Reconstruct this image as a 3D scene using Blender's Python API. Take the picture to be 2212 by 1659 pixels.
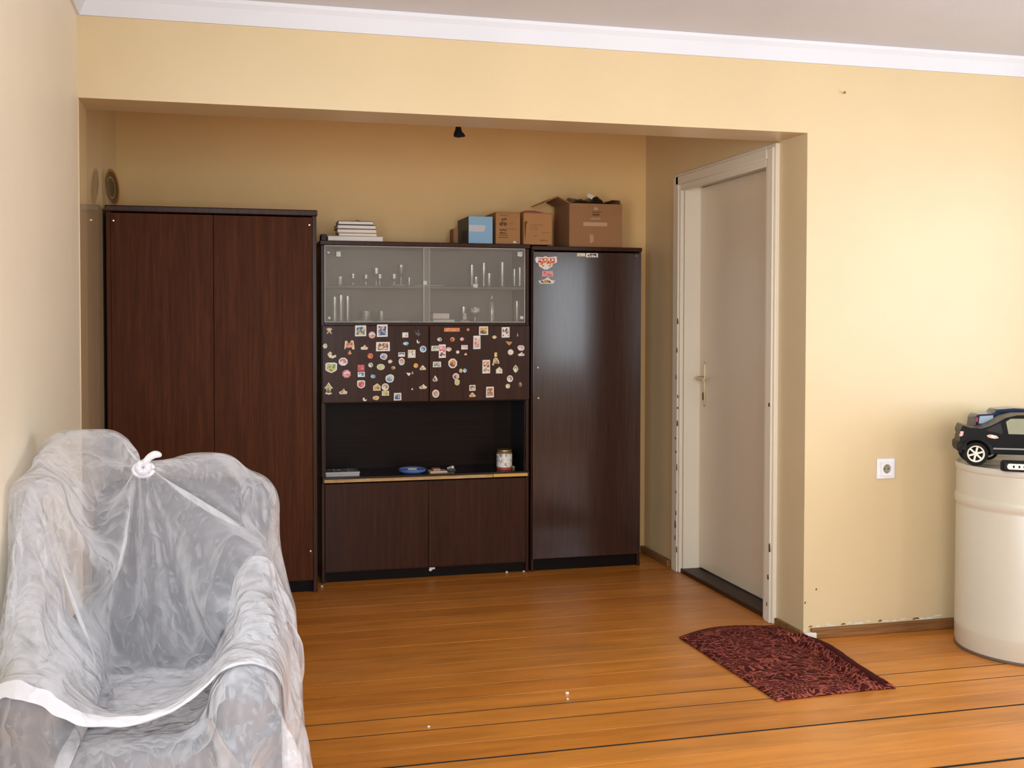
import bpy, bmesh, math, random
import numpy as np
from mathutils import Vector, Matrix
random.seed(7)
for o in list(bpy.data.objects): bpy.data.objects.remove(o, do_unlink=True)
SC = bpy.context.scene
COL = SC.collection
PI = math.pi

# ------------------------------------------------------------------ camera
CAM = np.array([0.4705, -4.1408, 1.3110])
FW = np.array([0.25262, 0.96719, -0.02688]); RT = np.array([0.96755, -0.25267, 0.00142]); UP = np.array([0.00542, 0.02637, 0.99964])
FPX, PPX, PPY = 2418.7, 1106.0, 758.1
cam = bpy.data.cameras.new('camera'); camo = bpy.data.objects.new('camera', cam); COL.objects.link(camo)
cam.sensor_fit = 'HORIZONTAL'; cam.sensor_width = 36.0; cam.lens = 36.0*FPX/2212.0
cam.shift_y = (PPY-829.5)/2212.0; cam.clip_start = 0.05
camo.matrix_world = Matrix(((RT[0], UP[0], -FW[0], CAM[0]), (RT[1], UP[1], -FW[1], CAM[1]), (RT[2], UP[2], -FW[2], CAM[2]), (0, 0, 0, 1)))
SC.camera = camo
def _ray(px, py): return FW + RT*((px-PPX)/FPX) - UP*((py-PPY)/FPX)
def at_y(px, py, Y):            # point of a plane of constant depth seen at a photo pixel
    d = _ray(px, py); return Vector(CAM + d*((Y-CAM[1])/d[1]))
def at_x(px, py, X):
    d = _ray(px, py); return Vector(CAM + d*((X-CAM[0])/d[0]))
def at_z(px, py, Z):
    d = _ray(px, py); return Vector(CAM + d*((Z-CAM[2])/d[2]))

# ------------------------------------------------------------------ world, daylight, exposure
SC.view_settings.view_transform = 'Standard'; SC.view_settings.look = 'None'
SC.view_settings.gamma = 1.0; SC.view_settings.use_curve_mapping = False
SC.view_settings.exposure = 0.08
w = bpy.data.worlds.new('sky'); SC.world = w; w.use_nodes = True
w.node_tree.nodes['Background'].inputs[0].default_value = (0.80, 0.90, 1.0, 1)
w.node_tree.nodes['Background'].inputs[1].default_value = 1.0
def area(name, loc, rot, sx, sy, power, col):
    l = bpy.data.lights.new(name, 'AREA'); l.shape = 'RECTANGLE'; l.size = sx; l.size_y = sy; l.energy = power; l.color = col
    o = bpy.data.objects.new(name, l); COL.objects.link(o); o.location = loc; o.rotation_euler = rot
    return o
RW = 4.75         # right wall plane
BW = -5.6         # wall behind the camera
W1 = (-3.70, -1.00, 0.82, 2.15)     # window in the right wall: y0,y1,z0,z1
W2 = (4.16, 4.70, 0.80, 2.05)       # windows in the back wall: x0,x1,z0,z1
W3 = (0.15, 1.45, 0.80, 2.05)  # unseen back window, added to brighten the niche
W4 = (-3.90, -2.50, 0.80, 2.05)     # unseen window added in the left wall to light door and reveal
area('daylight_right_window', (RW+0.03, (W1[0]+W1[1])/2, (W1[2]+W1[3])/2), (0, PI/2, 0), W1[3]-W1[2], W1[1]-W1[0], 58, (0.82, 0.92, 1.0))
area('daylight_back_window', ((W2[0]+W2[1])/2, BW-0.03, (W2[2]+W2[3])/2), (PI/2, 0, 0), W2[1]-W2[0], W2[3]-W2[2], 22, (0.80, 0.905, 1.0))
area('added_back_window_fill', ((W3[0]+W3[1])/2, BW-0.03, (W3[2]+W3[3])/2), (PI/2, 0, 0), W3[1]-W3[0], W3[3]-W3[2], 78, (0.80, 0.905, 1.0))  # added fill into the niche from behind the camera
area('added_left_window_fill', (-0.03, (W4[0]+W4[1])/2, (W4[2]+W4[3])/2), (0, -PI/2, 0), W4[3]-W4[2], W4[1]-W4[0], 98, (0.80, 0.905, 1.0))  # added fill for surfaces that face left

# ------------------------------------------------------------------ materials
MATS = {}
def nmat(name):
    m = bpy.data.materials.new(name); m.use_nodes = True; MATS[name] = m
    nt = m.node_tree; return m, nt, nt.nodes['Principled BSDF']
def N(nt, t, **kw):
    n = nt.nodes.new(t)
    for k, v in kw.items():
        if k in n.inputs: n.inputs[k].default_value = v
        else: setattr(n, k, v)
    return n
def coords(nt, scale=(1, 1, 1), rot=(0, 0, 0)):
    t = N(nt, 'ShaderNodeTexCoord'); mp = N(nt, 'ShaderNodeMapping'); mp.inputs['Scale'].default_value = scale; mp.inputs['Rotation'].default_value = rot
    nt.links.new(t.outputs['Object'], mp.inputs['Vector']); return mp.outputs['Vector']
def ramp(nt, fac, stops, const=False):
    r = N(nt, 'ShaderNodeValToRGB'); cr = r.color_ramp
    if const: cr.interpolation = 'CONSTANT'
    while len(cr.elements) < len(stops): cr.elements.new(0.5)
    for e, (p, c) in zip(cr.elements, stops):
        e.position = p; e.color = (c[0], c[1], c[2], 1)
    nt.links.new(fac, r.inputs['Fac']); return r.outputs['Color']
def mixc(nt, fac, a, b, mode='MIX'):
    m = N(nt, 'ShaderNodeMix', data_type='RGBA', blend_type=mode)
    for sock, v in ((m.inputs[0], fac), (m.inputs[6], a), (m.inputs[7], b)):
        if isinstance(v, (int, float)): sock.default_value = v
        elif isinstance(v, tuple): sock.default_value = (*v[:3], 1)
        else: nt.links.new(v, sock)
    return m.outputs[2]
def bump(nt, h, strength, dist, bs):
    b = N(nt, 'ShaderNodeBump', Strength=strength, Distance=dist); nt.links.new(h, b.inputs['Height']); nt.links.new(b.outputs['Normal'], bs.inputs['Normal']); return b
def simple(name, col, rough=0.5, var=0.08, scale=8, metal=0.0, bmp=0.0, coat=0.0, trans=0.0, spec=0.4):
    m, nt, bs = nmat(name)
    v = coords(nt); n = N(nt, 'ShaderNodeTexNoise', Scale=scale, Detail=4.0); nt.links.new(v, n.inputs['Vector'])
    c = ramp(nt, n.outputs['Fac'], [(0.25, [x*(1-var) for x in col]), (0.75, [min(1, x*(1+var)) for x in col])])
    nt.links.new(c, bs.inputs['Base Color'])
    bs.inputs['Roughness'].default_value = rough; bs.inputs['Metallic'].default_value = metal
    bs.inputs['Coat Weight'].default_value = coat; bs.inputs['Specular IOR Level'].default_value = spec
    if bmp: bump(nt, n.outputs['Fac'], bmp, 0.004, bs)
    return m
def wallpaint(name, col, rough, grime=0.0, spec=0.5, bs_=0.05):
    m, nt, bs = nmat(name)
    v = coords(nt)
    n1 = N(nt, 'ShaderNodeTexNoise', Scale=1.3, Detail=5.0, Roughness=0.6); nt.links.new(v, n1.inputs['Vector'])
    n2 = N(nt, 'ShaderNodeTexNoise', Scale=140.0, Detail=3.0); nt.links.new(v, n2.inputs['Vector'])
    c = ramp(nt, n1.outputs['Fac'], [(0.3, [x*0.955 for x in col]), (0.7, [min(1, x*1.03) for x in col])])
    if grime:
        n3 = N(nt, 'ShaderNodeTexNoise', Scale=26.0, Detail=6.0, Roughness=0.75); nt.links.new(v, n3.inputs['Vector'])
        f = ramp(nt, n3.outputs['Fac'], [(0.67, (0, 0, 0)), (0.74, (grime, grime, grime))])
        c = mixc(nt, f, c, (0.22, 0.14, 0.07))
    nt.links.new(c, bs.inputs['Base Color']); bs.inputs['Roughness'].default_value = rough; bs.inputs['Specular IOR Level'].default_value = spec
    bump(nt, n2.outputs['Fac'], bs_, 0.002, bs)
    return m
def wood(name, c0, c1, rough, scale=(55, 55, 2.2), coat=0.15, bmp=0.05, spec=0.3):
    m, nt, bs = nmat(name)
    v = coords(nt, scale)
    n = N(nt, 'ShaderNodeTexNoise', Scale=1.0, Detail=6.0, Roughness=0.65, Distortion=0.4); nt.links.new(v, n.inputs['Vector'])
    v2 = coords(nt, tuple(s*4 for s in scale)); n2 = N(nt, 'ShaderNodeTexNoise', Scale=1.0, Detail=3.0); nt.links.new(v2, n2.inputs['Vector'])
    c = ramp(nt, n.outputs['Fac'], [(0.3, c0), (0.55, [(a+b)/2 for a, b in zip(c0, c1)]), (0.72, c1)])
    c2 = ramp(nt, n2.outputs['Fac'], [(0.35, (0.6, 0.6, 0.6)), (0.6, (1, 1, 1))])
    c = mixc(nt, 0.55, c, c2, 'MULTIPLY')
    nt.links.new(c, bs.inputs['Base Color']); bs.inputs['Roughness'].default_value = rough
    bs.inputs['Coat Weight'].default_value = coat; bs.inputs['Coat Roughness'].default_value = 0.12; bs.inputs['Specular IOR Level'].default_value = spec
    bump(nt, n.outputs['Fac'], bmp, 0.001, bs)
    return m
def plankmat(name, k):
    m, nt, bs = nmat(name)
    col = [(0.60, 0.215, 0.030), (0.56, 0.195, 0.026), (0.64, 0.235, 0.035), (0.58, 0.215, 0.033)][k]
    v = coords(nt, (1.0, 9, 9)); n = N(nt, 'ShaderNodeTexNoise', Scale=2.2, Detail=6.0, Roughness=0.6, Distortion=0.5); nt.links.new(v, n.inputs['Vector'])
    v2 = coords(nt); n2 = N(nt, 'ShaderNodeTexNoise', Scale=1.7, Detail=4.0); nt.links.new(v2, n2.inputs['Vector'])
    c = ramp(nt, n.outputs['Fac'], [(0.28, [x*0.72 for x in col]), (0.5, col), (0.75, [x*1.2 for x in col])])
    c2 = ramp(nt, n2.outputs['Fac'], [(0.3, (0.78, 0.74, 0.7)), (0.65, (1, 1, 1))])
    c = mixc(nt, 0.8, c, c2, 'MULTIPLY')
    n3 = N(nt, 'ShaderNodeTexNoise', Scale=13.0, Detail=5.0, Roughness=0.7); nt.links.new(coords(nt, (1, 3.0, 1)), n3.inputs['Vector'])
    f = ramp(nt, n3.outputs['Fac'], [(0.70, (0, 0, 0)), (0.78, (0.6, 0.6, 0.6))])
    c = mixc(nt, f, c, (0.11, 0.05, 0.02))
    nt.links.new(c, bs.inputs['Base Color'])
    r = ramp(nt, n2.outputs['Fac'], [(0.3, (0.40, 0.40, 0.40)), (0.7, (0.27, 0.27, 0.27))]); nt.links.new(r, bs.inputs['Roughness'])
    bump(nt, n.outputs['Fac'], 0.12, 0.003, bs)
    return m
def glassfilm(name, tint=(1, 1, 1), film=0.0, rough=0.03, ior=1.5, filmcol=(0.6, 0.58, 0.54)):
    m, nt, bs = nmat(name); nt.nodes.remove(bs)
    out = nt.nodes['Material Output']
    tr = N(nt, 'ShaderNodeBsdfTransparent', Color=(*tint, 1)); gl = N(nt, 'ShaderNodeBsdfGlossy', Roughness=rough)
    fr = N(nt, 'ShaderNodeFresnel', IOR=ior); mx = N(nt, 'ShaderNodeMixShader')
    nt.links.new(fr.outputs[0], mx.inputs[0]); nt.links.new(tr.outputs[0], mx.inputs[1]); nt.links.new(gl.outputs[0], mx.inputs[2])
    last = mx
    if film:  # pale diffuse share painted in for reflected light and highlights
        n = N(nt, 'ShaderNodeTexNoise', Scale=5.0, Detail=4.0); nt.links.new(coords(nt), n.inputs['Vector'])
        f = ramp(nt, n.outputs['Fac'], [(0.3, (film*0.7,)*3), (0.7, (film*1.2,)*3)])
        df = N(nt, 'ShaderNodeBsdfDiffuse', Color=(*filmcol, 1)); m2 = N(nt, 'ShaderNodeMixShader')
        nt.links.new(f, m2.inputs[0]); nt.links.new(mx.outputs[0], m2.inputs[1]); nt.links.new(df.outputs[0], m2.inputs[2]); last = m2
    nt.links.new(last.outputs[0], out.inputs['Surface'])
    return m
def plasticfilm(name, op0, op1, crumple=1.0):
    m, nt, bs = nmat(name); out = nt.nodes['Material Output']
    v = coords(nt)
    def ridge(scale, det, dist, gain, sc=(1, 1, 1)):
        n = N(nt, 'ShaderNodeTexNoise', Scale=scale, Detail=det, Roughness=0.5, Distortion=dist); nt.links.new(coords(nt, sc), n.inputs['Vector'])
        a = N(nt, 'ShaderNodeMath', operation='SUBTRACT'); nt.links.new(n.outputs['Fac'], a.inputs[0]); a.inputs[1].default_value = 0.5
        b = N(nt, 'ShaderNodeMath', operation='ABSOLUTE'); nt.links.new(a.outputs[0], b.inputs[0])
        c = N(nt, 'ShaderNodeMath', operation='POWER'); nt.links.new(b.outputs[0], c.inputs[0]); c.inputs[1].default_value = 0.7
        d = N(nt, 'ShaderNodeMath', operation='MULTIPLY'); nt.links.new(c.outputs[0], d.inputs[0]); d.inputs[1].default_value = -gain; return d.outputs[0]
    def facets(scale, gain, sc):
        nd = N(nt, 'ShaderNodeTexNoise', Scale=7.0, Detail=2.0); nt.links.new(v, nd.inputs['Vector'])
        ad = N(nt, 'ShaderNodeVectorMath', operation='MULTIPLY_ADD'); nt.links.new(nd.outputs['Color'], ad.inputs[0]); ad.inputs[1].default_value = (0.10,)*3; nt.links.new(coords(nt, sc), ad.inputs[2])
        vo = N(nt, 'ShaderNodeTexVoronoi', Scale=scale); nt.links.new(ad.outputs[0], vo.inputs['Vector'])
        d = N(nt, 'ShaderNodeMath', operation='MULTIPLY'); nt.links.new(vo.outputs['Distance'], d.inputs[0]); d.inputs[1].default_value = gain; return d.outputs[0]
    hs = [ridge(4.5, 1.0, 0.35, 1.0, (1, 1, 0.5)), ridge(11.0, 2.0, 0.5, 0.35, (1, 1, 0.6)), facets(9.0, 0.30, (1, 1, 0.55)), facets(26.0, 0.12, (1, 1, 0.7))]
    s2 = None
    for h_ in hs:
        if s2 is None: s2 = h_; continue
        a = N(nt, 'ShaderNodeMath', operation='ADD'); nt.links.new(s2, a.inputs[0]); nt.links.new(h_, a.inputs[1]); s2 = a.outputs[0]
    b = bump(nt, s2, 0.9, 0.06*crumple, bs)
    bs.inputs['Base Color'].default_value = (0.93, 0.92, 0.94, 1); bs.inputs['Roughness'].default_value = 0.17; bs.inputs['Specular IOR Level'].default_value = 0.9
    tl = N(nt, 'ShaderNodeBsdfTranslucent', Color=(0.9, 0.9, 0.93, 1)); nt.links.new(b.outputs['Normal'], tl.inputs['Normal'])
    mA = N(nt, 'ShaderNodeMixShader'); mA.inputs[0].default_value = 0.22; nt.links.new(bs.outputs[0], mA.inputs[1]); nt.links.new(tl.outputs[0], mA.inputs[2])
    tr = N(nt, 'ShaderNodeBsdfTransparent', Color=(0.97, 0.97, 0.98, 1))
    lw = N(nt, 'ShaderNodeLayerWeight', Blend=0.4); nt.links.new(b.outputs['Normal'], lw.inputs['Normal'])
    mr = N(nt, 'ShaderNodeMapRange'); nt.links.new(lw.outputs['Facing'], mr.inputs['Value']); mr.inputs['To Min'].default_value = op0; mr.inputs['To Max'].default_value = op1
    mB = N(nt, 'ShaderNodeMixShader'); nt.links.new(mr.outputs['Result'], mB.inputs[0]); nt.links.new(tr.outputs[0], mB.inputs[1]); nt.links.new(mA.outputs[0], mB.inputs[2])
    nt.links.new(mB.outputs[0], out.inputs['Surface'])
    return m
def rugmat(name):
    m, nt, bs = nmat(name)
    v = coords(nt)
    nd = N(nt, 'ShaderNodeTexNoise', Scale=9.0, Detail=1.0); nt.links.new(v, nd.inputs['Vector'])
    add = N(nt, 'ShaderNodeVectorMath', operation='MULTIPLY_ADD'); nt.links.new(nd.outputs['Color'], add.inputs[0]); add.inputs[1].default_value = (0.14,)*3; nt.links.new(v, add.inputs[2])
    wv = N(nt, 'ShaderNodeTexWave', Scale=16.0, Distortion=11.0, Detail=2.0); wv.inputs['Detail Scale'].default_value = 1.6; wv.bands_direction = 'DIAGONAL'; nt.links.new(add.outputs[0], wv.inputs['Vector'])
    v1 = N(nt, 'ShaderNodeTexVoronoi', Scale=21.0, feature='DISTANCE_TO_EDGE'); nt.links.new(add.outputs[0], v1.inputs['Vector'])
    a = ramp(nt, wv.outputs['Fac'], [(0.86, (0, 0, 0)), (0.95, (1, 1, 1))])
    e = ramp(nt, v1.outputs['Distance'], [(0.02, (1, 1, 1)), (0.055, (0, 0, 0))])
    f = mixc(nt, 0.75, a, e, 'LIGHTEN')
    c = mixc(nt, f, (0.060, 0.0100, 0.0082), (0.36, 0.095, 0.062))
    n2 = N(nt, 'ShaderNodeTexNoise', Scale=300.0, Detail=2.0); nt.links.new(v, n2.inputs['Vector'])
    c = mixc(nt, 0.5, c, n2.outputs['Fac'], 'OVERLAY')
    nt.links.new(c, bs.inputs['Base Color']); bs.inputs['Roughness'].default_value = 0.95; bs.inputs['Specular IOR Level'].default_value = 0.1
    bump(nt, n2.outputs['Fac'], 0.5, 0.003, bs)
    return m
_pm = {}
def printmat(cols):
    key = tuple(cols)
    if key in _pm: return _pm[key]
    m, nt, bs = nmat('print_%d' % len(_pm)); _pm[key] = m
    v1 = N(nt, 'ShaderNodeTexVoronoi', Scale=95.0); nt.links.new(coords(nt), v1.inputs['Vector'])
    sep = N(nt, 'ShaderNodeSeparateColor'); nt.links.new(v1.outputs['Color'], sep.inputs[0])
    k = len(cols); c = ramp(nt, sep.outputs[0], [(i/k, PAL[x]) for i, x in enumerate(cols)] if k > 1 else [(0, PAL[cols[0]]), (1, PAL[cols[0]])], True)
    nt.links.new(c, bs.inputs['Base Color']); bs.inputs['Roughness'].default_value = 0.4
    return m
PAL = {'white': (.86, .84, .80), 'cream': (.82, .72, .53), 'yellow': (.80, .52, .07), 'orange': (.78, .23, .05), 'red': (.62, .06, .05), 'pink': (.78, .40, .35), 'rose': (.80, .22, .26),
       'blue': (.10, .28, .52), 'lightblue': (.36, .62, .78), 'navy': (.03, .07, .17), 'green': (.12, .30, .09), 'lime': (.50, .60, .20), 'brown': (.16, .07, .03), 'tan': (.55, .33, .14), 'grey': (.30, .30, .28), 'dark': (.035, .03, .028), 'lilac': (.5, .45, .65), 'faint': (.10, .085, .085), 'teal': (.15, .42, .45)}

wall_m = wallpaint('room_wall_paint', (0.67, 0.52, 0.30), 0.33, 0.0, 0.55, 0.02)
wall_left_m = wallpaint('left_wall_paint', (0.83, 0.735, 0.565), 0.5, 0.0)
niche_m = wallpaint('niche_gloss_paint', (0.80, 0.515, 0.20), 0.5, 0.0)
nicheg_m = wallpaint('niche_oil_paint', (0.72, 0.53, 0.29), 0.14, 0.0, 0.6, 0.015)
nichel_m = wallpaint('niche_left_oil_paint', (0.70, 0.53, 0.31), 0.05, 0.0, 0.8, 0.004)
ceil_m = wallpaint('ceiling_paint', (0.66, 0.68, 0.74), 0.9, 0.0, 0.2, 0.35)
corn_m = wallpaint('cornice_paint', (0.70, 0.72, 0.77), 0.6)
door_m = wallpaint('door_paint', (0.76, 0.63, 0.46), 0.28, 0.35)
jamb_m = wallpaint('jamb_paint', (0.80, 0.71, 0.56), 0.35, 0.45)
planks_m = [plankmat('floor_paint_%d' % k, k) for k in range(4)]
gap_m = simple('gap_dirt', (0.03, 0.018, 0.01), 0.95)
skirt_m = wood('skirting_wood', (0.16, 0.07, 0.022), (0.36, 0.16, 0.05), 0.55, (2.2, 50, 50), 0.0)
thr_m = wood('threshold_wood', (0.030, 0.014, 0.007), (0.075, 0.035, 0.016), 0.5, (50, 2.2, 50), 0.0)
mah = wood('mahogany_veneer', (0.060, 0.0165, 0.0050), (0.115, 0.035, 0.0110), 0.55, coat=0.0, spec=0.10)
mahd = wood('dark_mahogany_veneer', (0.034, 0.0112, 0.0062), (0.066, 0.0225, 0.0118), 0.30, coat=0.04, spec=0.15)
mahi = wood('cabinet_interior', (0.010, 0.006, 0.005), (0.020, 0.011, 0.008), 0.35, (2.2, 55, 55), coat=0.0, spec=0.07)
mahg = simple('vitrine_interior', (0.16, 0.135, 0.115), 0.45)
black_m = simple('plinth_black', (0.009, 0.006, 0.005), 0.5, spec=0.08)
chip_m = wood('bare_edge', (0.45, 0.25, 0.09), (0.80, 0.55, 0.27), 0.7, (9, 60, 60), 0.0)
chip2_m = simple('bare_edge_yellow', (0.72, 0.42, 0.10), 0.6)
pane_m = glassfilm('pane_painted_sheen', (0.95, 0.95, 0.94), 0.13, 0.03, 1.55, (0.55, 0.52, 0.48))  # grey diffuse share stands in for the room reflected in the panes
glass_m = glassfilm('glassware', (0.94, 0.94, 0.92), 0.17, 0.15, 2.6, (0.9, 0.88, 0.84))  # whitish diffuse share stands in for bright highlights on the glasses
wpane_m = glassfilm('window_glass')
metal_m = simple('dull_metal', (0.55, 0.50, 0.42), 0.3, metal=1.0)
brass_m = simple('handle_metal', (0.66, 0.54, 0.36), 0.32, metal=0.75)
white_m = simple('white_plastic', (0.82, 0.82, 0.84), 0.35)
paper_m = simple('paper_white', (0.80, 0.76, 0.70), 0.8)
dark_m = simple('dark_plastic', (0.010, 0.009, 0.009), 0.5, spec=0.2)
gloss_m = simple('black_gloss', (0.012, 0.012, 0.013), 0.13)
matt_m = simple('black_body', (0.008, 0.0075, 0.007), 0.30, spec=0.10)
tyre_m = simple('tyre_rubber', (0.010, 0.009, 0.008), 0.7, spec=0.15)
rim_m = simple('wheel_cream', (0.80, 0.70, 0.55), 0.4)

# ------------------------------------------------------------------ mesh helpers
class B:
    def __init__(s): s.bm = bmesh.new()
    def box(s, x0, x1, y0, y1, z0, z1, M=None):
        vs = [s.bm.verts.new(Vector((x, y, z)) if M is None else M @ Vector((x, y, z))) for z in (z0, z1) for y in (y0, y1) for x in (x0, x1)]
        for f in ((0, 2, 3, 1), (4, 5, 7, 6), (0, 1, 5, 4), (2, 6, 7, 3), (0, 4, 6, 2), (1, 3, 7, 5)): s.bm.faces.new([vs[i] for i in f])
        return s
    def prism(s, poly, f0, f1):          # poly of 2-D points; f0/f1 map them to the two end faces
        a = [s.bm.verts.new(f0(*p)) for p in poly]; b = [s.bm.verts.new(f1(*p)) for p in poly]; n = len(poly)
        s.bm.faces.new(a); s.bm.faces.new(b[::-1])
        for i in range(n): s.bm.faces.new([a[i], b[i], b[(i+1) % n], a[(i+1) % n]])
        return s
    def prism_y(s, poly, y0, y1): return s.prism(poly, lambda x, z: Vector((x, y0, z)), lambda x, z: Vector((x, y1, z)))
    def prism_x(s, poly, x0, x1): return s.prism(poly, lambda y, z: Vector((x0, y, z)), lambda y, z: Vector((x1, y, z)))
    def prism_z(s, poly, z0, z1): return s.prism(poly, lambda x, y: Vector((x, y, z0)), lambda x, y: Vector((x, y, z1)))
    def lathe(s, prof, c=(0, 0, 0), seg=24, M=None, cap=True):
        c = Vector(c); rings = []
        for r, z in prof:
            ring = []
            for k in range(seg):
                p = Vector((r*math.cos(2*PI*k/seg), r*math.sin(2*PI*k/seg), z))
                ring.append(s.bm.verts.new((M @ p if M else p) + c))
            rings.append(ring)
        for a, b in zip(rings, rings[1:]):
            for k in range(seg): s.bm.faces.new([a[k], a[(k+1) % seg], b[(k+1) % seg], b[k]])
        if cap:
            if prof[0][0] > 1e-5: s.bm.faces.new(rings[0][::-1])
            if prof[-1][0] > 1e-5: s.bm.faces.new(rings[-1])
        return s
    def tube(s, pts, r, seg=8):
        pts = [Vector(p) for p in pts]; rings = []; n = len(pts)
        for i, p in enumerate(pts):
            t = (pts[min(i+1, n-1)] - pts[max(i-1, 0)]).normalized()
            a = t.orthogonal().normalized() if i == 0 else (a - t*a.dot(t)).normalized()
            b = t.cross(a); rr = r[i] if isinstance(r, (list, tuple)) else r
            rings.append([s.bm.verts.new(p + (a*math.cos(2*PI*k/seg)+b*math.sin(2*PI*k/seg))*rr) for k in range(seg)])
        for a_, b_ in zip(rings, rings[1:]):
            for k in range(seg): s.bm.faces.new([a_[k], a_[(k+1) % seg], b_[(k+1) % seg], b_[k]])
        s.bm.faces.new(rings[0][::-1]); s.bm.faces.new(rings[-1]); return s
    def quad(s, *ps):
        s.bm.faces.new([s.bm.verts.new(Vector(p)) for p in ps]); return s
    def grid(s, P, closed=False):       # P[i][j] points
        vs = [[s.bm.verts.new(Vector(p)) for p in row] for row in P]
        for i in range(len(vs)-1):
            for j in range(len(vs[0])-1): s.bm.faces.new([vs[i][j], vs[i][j+1], vs[i+1][j+1], vs[i+1][j]])
        return s
    def mesh(s, name, smooth=False, bevel=0, seg=2, flat=True):
        bm = s.bm; bmesh.ops.remove_doubles(bm, verts=bm.verts, dist=1e-6)
        newf = None
        if bevel:
            es = [e for e in bm.edges if len(e.link_faces) == 2 and e.calc_face_angle(0) > 0.5]
            newf = bmesh.ops.bevel(bm, geom=es, offset=bevel, segments=seg, profile=0.5, affect='EDGES', clamp_overlap=True)['faces']
            for f in bm.faces: f.smooth = False
            for f in newf: f.smooth = True
        bmesh.ops.recalc_face_normals(bm, faces=bm.faces)
        me = bpy.data.meshes.new(name); bm.to_mesh(me); bm.free()
        if smooth:
            if not (bevel and flat):
                for p in me.polygons: p.use_smooth = True
                try: me.set_sharp_from_angle(angle=math.radians(38))
                except Exception: pass
        return me
    def build(s, name, mat, parent=None, smooth=False, bevel=0, seg=2, local=False, label=None, kind=None):
        return link(name, s.mesh(name, smooth or bool(bevel), bevel, seg, not smooth), mat, parent, local, label, kind)
def link(name, me, mat, parent=None, local=False, label=None, kind=None):
    o = bpy.data.objects.new(name, me); COL.objects.link(o)
    if mat and not me.materials: me.materials.append(mat)
    if parent is not None:
        o.parent = parent
        if not local:
            q = parent; M = Matrix.Identity(4)
            chain = []
            while q is not None: chain.append(q); q = q.parent
            for q in reversed(chain): M = M @ q.matrix_parent_inverse @ q.matrix_basis
            o.matrix_parent_inverse = M.inverted()
    if label: o['label'] = label
    if kind: o['kind'] = kind
    return o
def tag(o, label, cat, group=None):
    o['label'] = label; o['category'] = cat
    if group: o['group'] = group
    return o
def thing(name, label, cat, loc=(0, 0, 0), rotz=0.0, group=None, rot=None):
    o = bpy.data.objects.new(name, None); COL.objects.link(o); o.empty_display_size = 0.05
    o.location = loc; o.rotation_euler = rot if rot else (0, 0, rotz); return tag(o, label, cat, group)
def struct(o): o['kind'] = 'structure'; return o
def box(name, mat, parent, x0, x1, y0, y1, z0, z1, bevel=0.002, **k): return B().box(x0, x1, y0, y1, z0, z1).build(name, mat, parent, bevel=bevel, **k)

# ------------------------------------------------------------------ the setting
XR, HL, TH = 2.798, 2.08, 0.231          # right side of the opening, its height, thickness of the wall over it
HC, HCEIL = 2.362, 2.44                  # underside of the cornice, ceiling
NL = -0.045                              # niche left wall
# floor: base and single planks
fl = struct(B().box(-0.1, RW, BW, 2.1, -0.10, -0.022).build('floor', gap_m))
pitch, y = 0.1343, 0.036
k0 = int((BW-y)/pitch); wide = {-7: 0.010, -10: 0.012, -4: 0.005, -5: 0.004, -12: 0.010}
for k in range(k0, 16):
    ya, yb = y+k*pitch, y+(k+1)*pitch
    g = wide.get(k, random.uniform(0.0012, 0.0024)); g2 = wide.get(k+1, 0.0008)
    ya = max(ya, BW)
    if yb > 2.08: yb = 2.08
    dz = random.uniform(-0.0005, 0.0)
    pk = B().box(0.0 if ya < -0.01 else NL, RW if ya < -0.02 else 2.90, ya+g/2, yb-g2/2, -0.022, dz).build('plank', random.choice(planks_m), fl, bevel=0.0010, seg=1)
    pk.data.materials.append(gap_m)                      # dirty joint faces
    for f in pk.data.polygons:
        if f.normal.y < -0.9 or f.normal.y > 0.9 or (abs(f.normal.y) > 0.5 and ((k in wide and f.normal.y < 0) or (k+1 in wide and f.normal.y > 0))): f.material_index = 1
struct(B().box(0, RW, BW, 0.0, HCEIL, HCEIL+0.1).build('ceiling', ceil_m))
struct(B().box(-0.15, 0.0, BW, W4[0], 0, HCEIL).box(-0.15, 0.0, W4[1], TH, 0, HCEIL).box(-0.15, 0.0, W4[0], W4[1], 0, W4[2]).box(-0.15, 0.0, W4[0], W4[1], W4[3], HCEIL).build('wall_left', wall_left_m))
# front wall with the wide opening
struct(B().box(0.0, XR, 0, TH, HL, HCEIL+0.1).box(XR, RW, 0, TH, 0, HCEIL+0.1).build('wall_front', wall_m))
# niche walls
NB0, NB1 = 2.05, 1.79
struct(B().prism_z([(NL-0.12, TH), (NL, TH), (NL, NB0+0.02), (NL-0.12, NB0+0.02)], 0, 2.5).build('wall_niche_left', nichel_m))
struct(B().prism_z([(NL-0.12, NB0), (XR+0.15, NB1-0.01), (XR+0.15, NB1+0.12), (NL-0.12, NB0+0.12)], 0, 2.5).build('wall_niche_back', niche_m))
D0, D1, DZ = 0.31, 1.275, 2.03          # door opening in the niche's right wall
struct(B().box(XR, XR+0.16, D1, NB1+0.02, 0, 2.5).box(XR, XR+0.16, TH, D0, 0, 2.5).box(XR, XR+0.16, D0, D1, DZ, 2.5).build('wall_niche_right', nicheg_m))
struct(B().box(NL-0.1, XR+0.16, TH, NB0+0.1, 2.5, 2.6).build('ceiling_niche', niche_m))
# glossy painted reveal at the left end of the opening, a hair proud of the room wall
struct(B().box(-0.002, 0.003, 0.012, TH-0.001, 0, HL).build('trim_1', nichel_m))
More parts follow.
